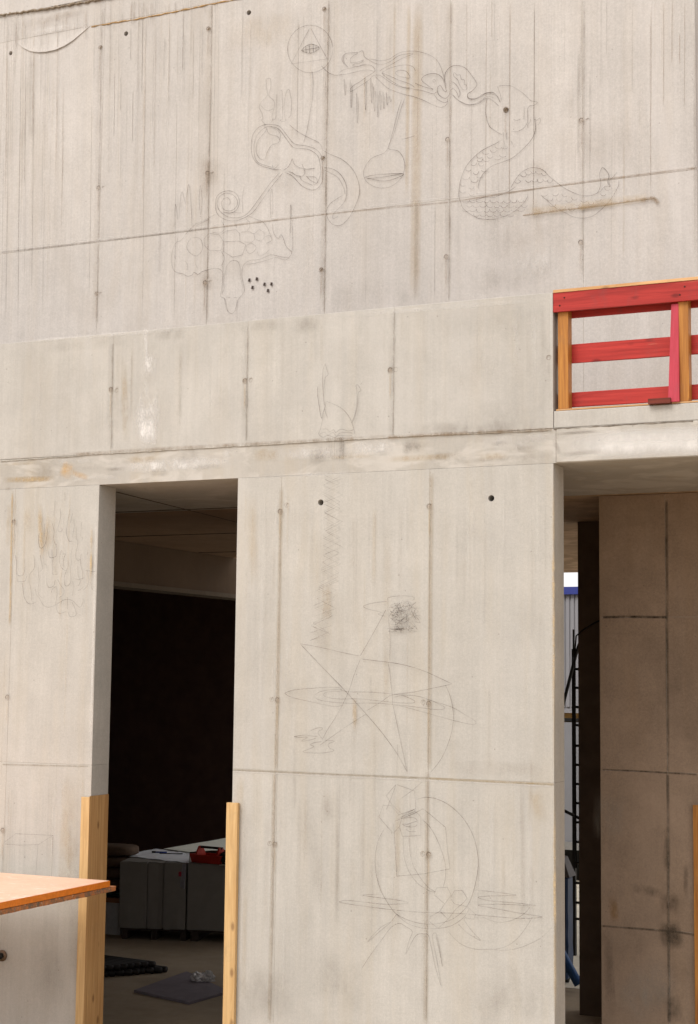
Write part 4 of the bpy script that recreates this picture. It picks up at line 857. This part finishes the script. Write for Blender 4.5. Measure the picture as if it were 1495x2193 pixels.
me_ = plain('orange_edge_paint', (.68, .19, .018), .5, .16, 30)
bbox('table_panel', cr.x-2.6, cr.x-.004, nearY, TY, cr.z-.044, cr.z, mt.m, ft, bev=.002)
bbox('painted_edge', cr.x-.003, cr.x+.003, nearY, TY, cr.z-.050, cr.z-.001, me_, ft, bev=.001)
md = NT('dirty_batten'); P = md.pos((6, 14, 14)); dc = md.mix(md.rng(md.noise(P, 1, 6, .8), .42, .6, 0, 1), (.45, .16, .05), (.14, .10, .07)); dc = md.mix(md.rng(md.noise(P, 2.2, 3), .6, .7, 0, .7), dc, (.5, .42, .32)); md.bsdf(dc, .9, md.noise(P, 3, 4), .5, .01)
bbox('edge_batten', cr.x-.10, cr.x-.0, nearY, TY+.10, cr.z-.094, cr.z-.054, md.m, ft, bev=.003, jit=.002, cuts=20)
for lx in (cr.x-2.5, cr.x-1.6):
    for ly in (nearY+.3, TY-.35): bbox('leg', lx, lx+.09, ly, ly+.09, -.12, cr.z-.052, M_wood, ft, bev=.003)
# formwork tie nut at the left frame edge
tn = atY(3, 2047, -.02); N = empty('tie_nut', (tn.x, 0, tn.z), 'rusty metal tie plate and nut on the wall at the left picture edge', 'tie nut')
tube('plate', [(tn.x, -.007, tn.z), (tn.x, -.018, tn.z)], .05, plain('rusty_steel', (.18, .12, .08), .6, .4, 60, .5), N, 16)
tube('rod', [(tn.x, -.018, tn.z), (tn.x, -.10, tn.z)], .012, M_dark, N, 10); tube('nut', [(tn.x, -.02, tn.z), (tn.x, -.06, tn.z)], .028, M_dark, N, 6)

# ------------------------------------------------------------------ things inside the left room
rotz = lambda a: Matrix.Rotation(math.radians(a), 3, 'Z')
def qbox(name, fl_, fr_, depth, z0, z1, mat, parent, bev=.01, jit=.004):
    """block standing on the front edge fl_->fr_ (XY), going 'depth' away from the viewer"""
    a, b = Vector((fl_[0], fl_[1], 0)), Vector((fr_[0], fr_[1], 0)); d = (b-a).normalized(); n = Vector((-d.y, d.x, 0))
    bm = bmesh.new(); P = [a, b, b+n*depth, a+n*depth]
    vs = [bm.verts.new((p.x, p.y, zz)) for zz in (z0, z1) for p in P]
    for q in [(0, 3, 2, 1), (4, 5, 6, 7), (0, 1, 5, 4), (1, 2, 6, 5), (2, 3, 7, 6), (3, 0, 4, 7)]: bm.faces.new([vs[i] for i in q])
    bmesh.ops.subdivide_edges(bm, edges=bm.edges[:], cuts=2, use_grid_fill=True)
    bmesh.ops.bevel(bm, geom=[e for e in bm.edges if e.calc_face_angle(0) > .5], offset=bev, segments=2, affect='EDGES')
    off = parent_off(parent)
    for w in bm.verts: w.co += Vector([rnd.uniform(-jit, jit) for _ in range(3)])-off
    me = bpy.data.meshes.new(name); bm.to_mesh(me); bm.free(); me.materials.append(mat)
    o = bpy.data.objects.new(name, me); COL.objects.link(o)
    if parent: o.parent = parent
    return o
M_blk = plain('grey_block', (.21, .195, .175), .85, .08, 5)
M_pal = wood('pallet_timber', (.05, .035, .025), (.03, .02, .015), 'X')
f0 = atZ(253, 2012, 0); f1 = atZ(396, 2017, 0); f2 = atZ(399, 2017, 0)
dirx = (f1-f0).normalized(); f3 = f2+dirx*1.35
ZT = None
for k in range(400):
    z_ = .5+k*.003; q = Vector((f1.x, f1.y, z_)); d = q-EYE
    if H/2-F_PX*(d@u2)/(d@fw) < 1849: ZT = z_; break
print('block top', ZT, f0, f1, f3)
def load(fa, fb, cuts, lbl):
    L = empty('pallet_load', ((fa.x+fb.x)/2, (fa.y+fb.y)/2+.4, 0), lbl, 'pallet load', 'grey block loads on pallets in the dark room')
    dd = (fb-fa)
    for i in range(len(cuts)-1):
        a = fa+dd*cuts[i]; b = fa+dd*cuts[i+1]-dirx*.004; n = Vector((-dirx.y, dirx.x, 0)); of = n*(.004*(i % 2))
        qbox('grey_block', (a+of)[:2], (b+of)[:2], 1.0, .15, ZT, M_blk, L, .009)
    for t in (.02, .46, .90):
        qbox('pallet_block', (fa+dd*t+Vector((0, .05, 0)))[:2], (fa+dd*(t+.08)+Vector((0, .05, 0)))[:2], .9, .0, .12, M_pal, L, .004)
    qbox('pallet_deck', (fa+Vector((0, .04, 0)))[:2], (fb+Vector((0, .04, 0)))[:2], .92, .122, .146, M_pal, L, .003)
    return L
load(f0, f1, (0, .42, .66, 1.0), 'left grey block load standing on a pallet, paper sheets draped on top')
load(f2, f3, (0, .5, 1.0), 'right grey block load behind the slim guard, with the red tool carrier on top')
nrm = Vector((-dirx.y, dirx.x, 0))
def sheet(name, corners, zz, mat, label, cat, group=None, amp=.008, n=10, seed=1, thick=.0015):
    rr = random.Random(seed); C = [Vector(c) for c in corners]; V = []; Fc = []
    hgt = [[rr.uniform(0, amp) for _ in range(n+1)] for _ in range(n+1)]
    for i in range(n+1):
        for j in range(n+1):
            p = C[0].lerp(C[1], i/n).lerp(C[3].lerp(C[2], i/n), j/n); V.append((p.x, p.y, p.z+zz+hgt[i][j]))
    m = len(V); V += [(a, b, c-thick) for a, b, c in V]
    for i in range(n):
        for j in range(n):
            q = (i*(n+1)+j, (i+1)*(n+1)+j, (i+1)*(n+1)+j+1, i*(n+1)+j+1); Fc.append(q); Fc.append(tuple(m+k for k in q[::-1]))
    o = mesh_obj(name, V, Fc, mat); o = loc_at(o, ((C[0]+C[2])/2+Vector((0, 0, zz)))); return tag(o, label, cat, group)
mp = NT('paper'); P = mp.pos(); pc = mp.mix(mp.rng(mp.noise(mp.pos((3, 3, 3)), 1, 6, .8, 2.), .62, .64, 0, .6), (.80, .82, .86), (.25, .27, .33)); mp.bsdf(pc, .8)
mp2 = NT('yellowish_paper'); pc = mp2.mix(mp2.rng(mp2.noise(mp2.pos((4, 4, 4)), 1, 6, .8, 2.), .62, .64, 0, .6), (.84, .84, .74), (.3, .32, .33)); mp2.bsdf(pc, .8)
A = lambda x, y: atZ(x, y, ZT+.003)-Vector((0, 0, ZT+.003))
sheet('paper_sheet', [A(258, 1833), A(404, 1849), A(406, 1826), A(330, 1819)], ZT+.004, mp.m, 'bluish paper sheet spread over the front left block load', 'paper', 'paper sheets on the block loads', .012, 12, 2)
sheet('paper_sheet', [A(350, 1821), A(404, 1828), A(500, 1822), A(500, 1795)], ZT+.024, mp2.m, 'large yellowish plan sheet behind the red tool carrier', 'paper', 'paper sheets on the block loads', .004, 8, 3)
sheet('paper_sheet', [A(470, 1853), A(500, 1855), A(500, 1850), A(470, 1848)], ZT+.004, mp2.m, 'narrow paper edge showing under the tool carrier', 'paper', 'paper sheets on the block loads', .003, 4, 4)
# folded flap of the left sheet hanging over the gap, pale plastic with a red print
a = f1-nrm*.004
o = mesh_obj('plastic_wrap', [(a.x-.17, a.y-.012, ZT-.02), (a.x-.0, a.y-.012, ZT-.01), (a.x-.01, a.y-.02, ZT-.33), (a.x-.16, a.y-.016, ZT-.28), (a.x-.17, a.y-.006, ZT-.02), (a.x-.0, a.y-.006, ZT-.01), (a.x-.01, a.y-.014, ZT-.33), (a.x-.16, a.y-.01, ZT-.28)],
    [(0, 1, 2, 3), (7, 6, 5, 4), (0, 4, 5, 1), (1, 5, 6, 2), (2, 6, 7, 3), (3, 7, 4, 0)], plain('grey_plastic', (.30, .30, .34), .4, .2, 20))
WR = loc_at(o, (a.x-.08, a.y-.01, ZT-.33)); tag(WR, 'grey plastic wrap tag with a red mark hanging between the block loads', 'plastic wrap')
o = bbox('red_mark', a.x-.10, a.x-.06, a.y-.026, a.y-.021, ZT-.17, ZT-.11, plain('red_print', (.4, .03, .06), .6), WR); 
# red tool carrier
T0 = atZ(405, 1846, ZT+.005); T1 = atZ(471, 1852, ZT+.005)
tl = (T1-T0); tl.z = 0; L_ = tl.length; tdx = tl.normalized(); tn_ = Vector((-tdx.y, tdx.x, 0))
TC = empty('tool_carrier', (T0.x, T0.y, ZT+.005), 'red open tool carrier with a dark bar handle on the block load', 'tool box')
TC.rotation_euler = (0, 0, math.atan2(tdx.y, tdx.x))
M_tr = plain('red_plastic', (.42, .028, .014), .45, .1, 20)
def loc_mesh(name, V, Fc, mat, parent): # local coordinates of the parent
    me = bpy.data.meshes.new(name); me.from_pydata(V, [], Fc); me.update(); me.materials.append(mat)
    o = bpy.data.objects.new(name, me); COL.objects.link(o); o.parent = parent; return o
wt, hh, dd_ = .03, .105, .26
outer0 = [(.03, .02), (L_-.03, .02), (L_-.03, dd_-.02), (.03, dd_-.02)]; outer1 = [(0, 0), (L_, 0), (L_, dd_), (0, dd_)]; inner1 = [(.012, .012), (L_-.012, .012), (L_-.012, dd_-.012), (.012, dd_-.012)]; inner0 = [(.045, .035), (L_-.045, .035), (L_-.045, dd_-.035), (.045, dd_-.035)]
V = [(x, y, 0) for x, y in outer0]+[(x, y, hh) for x, y in outer1]+[(x, y, hh) for x, y in inner1]+[(x, y, .02) for x, y in inner0]
Fc = [(3, 2, 1, 0), (12, 13, 14, 15)]
for i in range(4):
    j = (i+1) % 4; Fc += [(i, j, 4+j, 4+i), (4+i, 4+j, 8+j, 8+i), (8+i, 8+j, 12+j, 12+i)]
loc_mesh('tray', V, Fc, M_tr, TC)
for xe in (.075, L_-.10):
    V = []
    for xx in (xe, xe+.022):
        V += [(xx, .03, .03), (xx, dd_-.03, .03), (xx, dd_-.03, hh), (xx, dd_/2+.035, hh+.10), (xx, dd_/2-.035, hh+.10), (xx, .03, hh)]
    loc_mesh('end_plate', V, [(0, 1, 2, 3, 4, 5)[::-1], (6, 7, 8, 9, 10, 11)]+[(i, (i+1) % 6, 6+(i+1) % 6, 6+i) for i in range(6)], M_tr, TC)
ht = tube('handle', [(.07, dd_/2, hh+.088), (L_-.07, dd_/2, hh+.088)], .016, M_dark); ht.parent = TC
# dark tool pouch beside it, with pliers
q = atZ(484, 1852, ZT+.01)
bm = bmesh.new(); bmesh.ops.create_icosphere(bm, subdivisions=3, radius=1)
for w in bm.verts:
    w.co = Vector((w.co.x*.19, w.co.y*.13, max(w.co.z, -.7)*.10+.07)); w.co += w.co.normalized()*rnd.uniform(-.012, .012)
me = bpy.data.meshes.new('tool_pouch'); bm.to_mesh(me); bm.free(); me.materials.append(plain('black_fabric', (.02, .018, .015), .9, .4, 40))
o = bpy.data.objects.new('tool_pouch', me); COL.objects.link(o); o.location = (q.x, q.y+.15, ZT+.004); tag(o, 'black tool pouch lying right of the red tool carrier', 'tool pouch')
q = atZ(340, 1826, ZT+.02)
PL = empty('marker_pen', (q.x, q.y, ZT+.02), 'blue marker pen lying on the bluish paper sheet', 'pen')
tube('barrel', [(q.x-.05, q.y, ZT+.026), (q.x+.10, q.y+.05, ZT+.026)], .010, plain('blue_plastic', (.03, .06, .25), .5), PL, 8); tube('cap', [(q.x-.10, q.y-.016, ZT+.026), (q.x-.051, q.y, ZT+.026)], .012, M_dark, PL, 8)
q2 = atZ(355, 1829, ZT+.02)
tag(loc_at(tube('pencil', [(q2.x-.1, q2.y, ZT+.024), (q2.x+.2, q2.y+.12, ZT+.024)], .007, M_dark, None, 6), (q2.x, q2.y, ZT+.02)), 'thin dark pencil lying beside the blue pen on the paper', 'pencil')
# brown board leaning behind the loads
q = atZ(474, 1796, ZT); V = [(q.x-.12, q.y+.9, 0), (q.x+.9, q.y+1.1, 0), (q.x+.9, q.y+1.2, ZT+.45), (q.x+.35, q.y+1.1, ZT+.42), (q.x+.1, q.y+1.0, ZT+.12)]
V += [(a, b+.02, c) for a, b, c in V]
o = mesh_obj('brown_board', V, [(0, 1, 2, 3, 4), (9, 8, 7, 6, 5)]+[(i, 5+i, 5+(i+1) % 5, (i+1) % 5) for i in range(5)], plain('brown_card', (.28, .13, .06), .8)); tag(loc_at(o, (q.x+.4, q.y+1, 0)), 'brown fibreboard offcut standing behind the right block load', 'board')
# dark purple-grey board on the floor
b0, b1, b2 = atZ(287, 2120, .03), atZ(405, 2146, .03), atZ(490, 2122, .03)
b3 = b0+(b2-b1)*1.0; b3 = atZ(400, 2080, .03)
V = [(p.x, p.y, zz) for zz in (0.003, .03) for p in (b0, b1, b2, b3)]
o = mesh_obj('floor_board', V, [(0, 3, 2, 1), (4, 5, 6, 7), (0, 1, 5, 4), (1, 2, 6, 5), (2, 3, 7, 6), (3, 0, 4, 7)], plain('purple_board', (.19, .165, .19), .6, .15, 8))
tag(loc_at(o, ((b0.x+b2.x)/2, (b0.y+b2.y)/2, .003)), 'dark purple-grey board lying flat on the floor of the dark room', 'board')
M_foil = plain('crumpled_foil', (.62, .6, .6), .35, .25, 30, .35, .8)
for (px0, py0, rx, ry, rz, lb, mt_, nm) in ((424, 2101, .09, .06, .07, 'crumpled silver wrapper on the floor board, left one', M_foil, 'crumpled_wrapper'), (445, 2101, .085, .06, .085, 'crumpled grey paper bag on the floor board, beside the silver wrapper', plain('grey_bag', (.5, .48, .47), .7, .3, 30), 'paper_bag')):
    q = atZ(px0, py0, .03); bm = bmesh.new(); bmesh.ops.create_icosphere(bm, subdivisions=3, radius=1)
    for w in bm.verts:
        k = 1+rnd.uniform(-.25, .2); w.co = Vector((w.co.x*rx*k, w.co.y*ry*k, max(w.co.z*rz*k, -.03)+.03))
    me = bpy.data.meshes.new(nm); bm.to_mesh(me); bm.free(); me.materials.append(mt_); o = bpy.data.objects.new(nm, me); COL.objects.link(o); o.location = (q.x, q.y, .031); tag(o, lb, 'litter')
# black pipes on the floor
M_pipe = plain('black_pipe', (.014, .010, .009), .55, .3, 10)
e = atZ(337, 2082, .06)
for lay, n_ in ((0, 10), (1, 8)):
    for i in range(n_):
        y = e.y-.34+i*.072+lay*.05; x1_ = e.x-(n_-i)*.055-lay*.10+rnd.uniform(-.02, .02); zz = .037+lay*.064
        o = tube('plastic_pipe', [(x1_-2.2, y+.3, zz), (x1_-1, y+.12, zz), (x1_, y, zz)], .035, M_pipe, None, 10); o = loc_at(o, (x1_-1, y, zz-.035))
        tag(o, 'black plastic pipe, %s from the front in the %s layer of the pile' % (('nearest', 'second', 'third', 'fourth', 'fifth', 'sixth', 'seventh', 'eighth', 'ninth', 'tenth')[i], ('bottom', 'top')[lay]), 'pipe', 'black pipes in a pile on the floor')
# left: sacks, green tarpaulin, boards and a pale block
s0 = atZ(243, 2002, 0); s1_ = s0+Vector((-.5, .1, 0))
o = bbox('pale_block', s0.x-.55, s0.x+.10, s0.y+.0, s0.y+.5, 0.001, .42, plain('pale_block', (.42, .42, .42), .8), bev=.01, jit=.003); tag(loc_at(o, (s0.x-.2, s0.y+.25, .001)), 'pale grey block behind the left guard under the sacks', 'block')
for i in range(2):
    o = bbox('plank', s0.x-.65, s0.x+.11, s0.y-.02, s0.y+.5, .423+i*.032, .452+i*.032, wood('reddish_plank%d' % i, (.3, .13, .06), (.2, .08, .03), 'X'), bev=.003); tag(loc_at(o, (s0.x-.2, s0.y+.2, .423+i*.032)), ('lower' if i == 0 else 'upper')+' reddish plank of the pair lying on the pale grey block', 'plank', 'reddish planks on the block')
o = sheet('tarpaulin', [(s0.x-.6, s0.y-.02, 0), (s0.x+.12, s0.y-.02, 0), (s0.x+.12, s0.y+.5, 0), (s0.x-.6, s0.y+.5, 0)], .50, plain('green_tarp', (.05, .16, .13), .6), 'folded green tarpaulin under the sacks beside the left guard', 'tarpaulin', None, .05, 6, 9, .03)
for i in range(4):
    bm = bmesh.new(); bmesh.ops.create_uvsphere(bm, u_segments=18, v_segments=10, radius=1)
    for w in bm.verts:
        p = w.co; sgn = lambda a: (abs(a)**.55)*(1 if a > 0 else -1); w.co = Vector((sgn(p.x)*.33, sgn(p.y)*.22, sgn(p.z)*.075))+Vector([rnd.uniform(-.006, .006) for _ in range(3)])
    me = bpy.data.meshes.new('sack'); bm.to_mesh(me); bm.free(); me.materials.append(plain('sack_paper%d' % i, (.11, .07, .045), .85, .2, 10))
    for p in me.polygons: p.use_smooth = True
    o = bpy.data.objects.new('sack', me); COL.objects.link(o); o.location = (s0.x-.22+rnd.uniform(-.04, .04), s0.y+.25, .64+i*.15); o.rotation_euler = (0, 0, rnd.uniform(-.15, .15))
    tag(o, ['lowest brown sack of the pile beside the left guard', 'second brown sack from the bottom of the pile', 'third brown sack from the bottom of the pile', 'topmost brown sack of the pile beside the left guard'][i], 'sack', 'brown sacks piled in the dark room')

# ------------------------------------------------------------------ seen through the passage: ladder, bar, cable, bin, blue pipe
LY = 8.0
l0 = atY(1226, 1500, LY).x; l1 = atY(1232, 1500, LY).x; lz = atY(1229, 1348, LY).z
LD = empty('site_ladder', (l1+.2, LY, 0), 'black metal ladder standing upright in the passage behind the dark wall edge', 'ladder')
lx = lambda y: atY(1229.3, y, LY).x
bbox('side_rail', l0, l1, LY-.03, LY+.03, 0, lz-.25, M_dark, LD, bev=.003); bbox('side_rail', l1+.38, l1+.42, LY-.03, LY+.03, 0, lz-.25, M_dark, LD, bev=.003)
tube('rail_tip', [((l0+l1)/2, LY, lz-.27), ((l0+l1)/2, LY, lz)], .014, M_dark, LD)
for y in (1392, 1433, 1473, 1514, 1553, 1597, 1638, 1679, 1720, 1761, 1803, 1847, 1891, 1933, 1968):
    zz = atY(1236, y, LY).z
    tube('rung', [(l1-.005, LY, zz), (l1+.385, LY, zz)], .016, M_dark, LD)
a, b = atY(1236, 1392, LY-.12), atY(1207, 1505, LY-.12)
tag(loc_at(tube('steel_bar', [(b.x-.5, b.y-.0, b.z-1.9), b, a, (a.x+.1, a.y+.2, a.z+.4)], .022, M_dark), (b.x-.5, b.y, b.z-1.9)), 'bent black steel bar leaning across the ladder', 'bar')
a, b, c = atY(1206, 1735, LY-.15), atY(1240, 1752, LY-.15), atY(1262, 1765, LY-.15)
tag(loc_at(tube('steel_bar', [(a.x-.5, a.y, a.z+.25), a, b, c], .02, M_dark), c), 'short black steel bar crossing the ladder lower down', 'bar')
a = atY(1231, 1400, 4.45); b = atY(1234, 1362, 4.45); c = atY(1250, 1348, 4.45); d_ = atY(1284, 1329, 4.45); e_ = atY(1296, 1322, 4.45)
tag(loc_at(tube('cable', [(a.x-.01, 4.5, 1.5), a, b, c, (c.x+.1, 4.45, c.z+.06), d_, e_, (e_.x+.5, 4.45, e_.z+.02)], .008, M_dark), a), 'thin black cable looping over the dark wall edge', 'cable')
w0 = atZ(1205, 2108, 0); w1 = atZ(1229, 2108, 0)
BN = empty('waste_bin', ((w0.x+w1.x)/2, w0.y+.3, 0), 'dark blue covered bin with a grey lid behind the pier edge', 'bin')
zl = atY(1222, 1880, w0.y).z; zq = atY(1222, 1842, w0.y).z
xa, xb = w1.x-.6, atZ(1223, 2108, 0).x
bbox('bin_body', xa+.03, xb-.03, w0.y+.02, w0.y+.25, .05, zl, plain('dark_blue_plastic', (.014, .035, .09), .5, .2, 6), BN, bev=.02, jit=.004, cuts=8)
V = [(xa, w0.y, zl+.002), (xb, w0.y, zl+.002), (xb, w0.y+.27, zl+.002), (xa, w0.y+.27, zl+.002), (xa+.04, w0.y+.1, zq), (xb-.10, w0.y+.1, zq), (xb-.10, w0.y+.25, zq+.02), (xa+.04, w0.y+.25, zq+.02)]
mesh_obj('bin_lid', V, [(0, 3, 2, 1), (4, 5, 6, 7), (0, 1, 5, 4), (1, 2, 6, 5), (2, 3, 7, 6), (3, 0, 4, 7)], plain('grey_lid', (.12, .11, .11), .7), BN)
for xw in (xa+.08, xb-.08): tube('wheel', [(xw-.03, w0.y+.12, .06), (xw+.03, w0.y+.12, .06)], .058, M_dark, BN, 14)
a, b = atY(1214, 2062, w0.y-.35), atY(1240, 2148, w0.y-.35); b.z = max(b.z, .08)
tag(loc_at(tube('blue_pipe', [a+(a-b)*1.2, a, b, ], .055, plain('blue_pipe', (.02, .07, .2), .4, .1)), b), 'bright blue plastic pipe leaning down to the floor in the passage', 'pipe')
q = atZ(1222, 2130, 0)
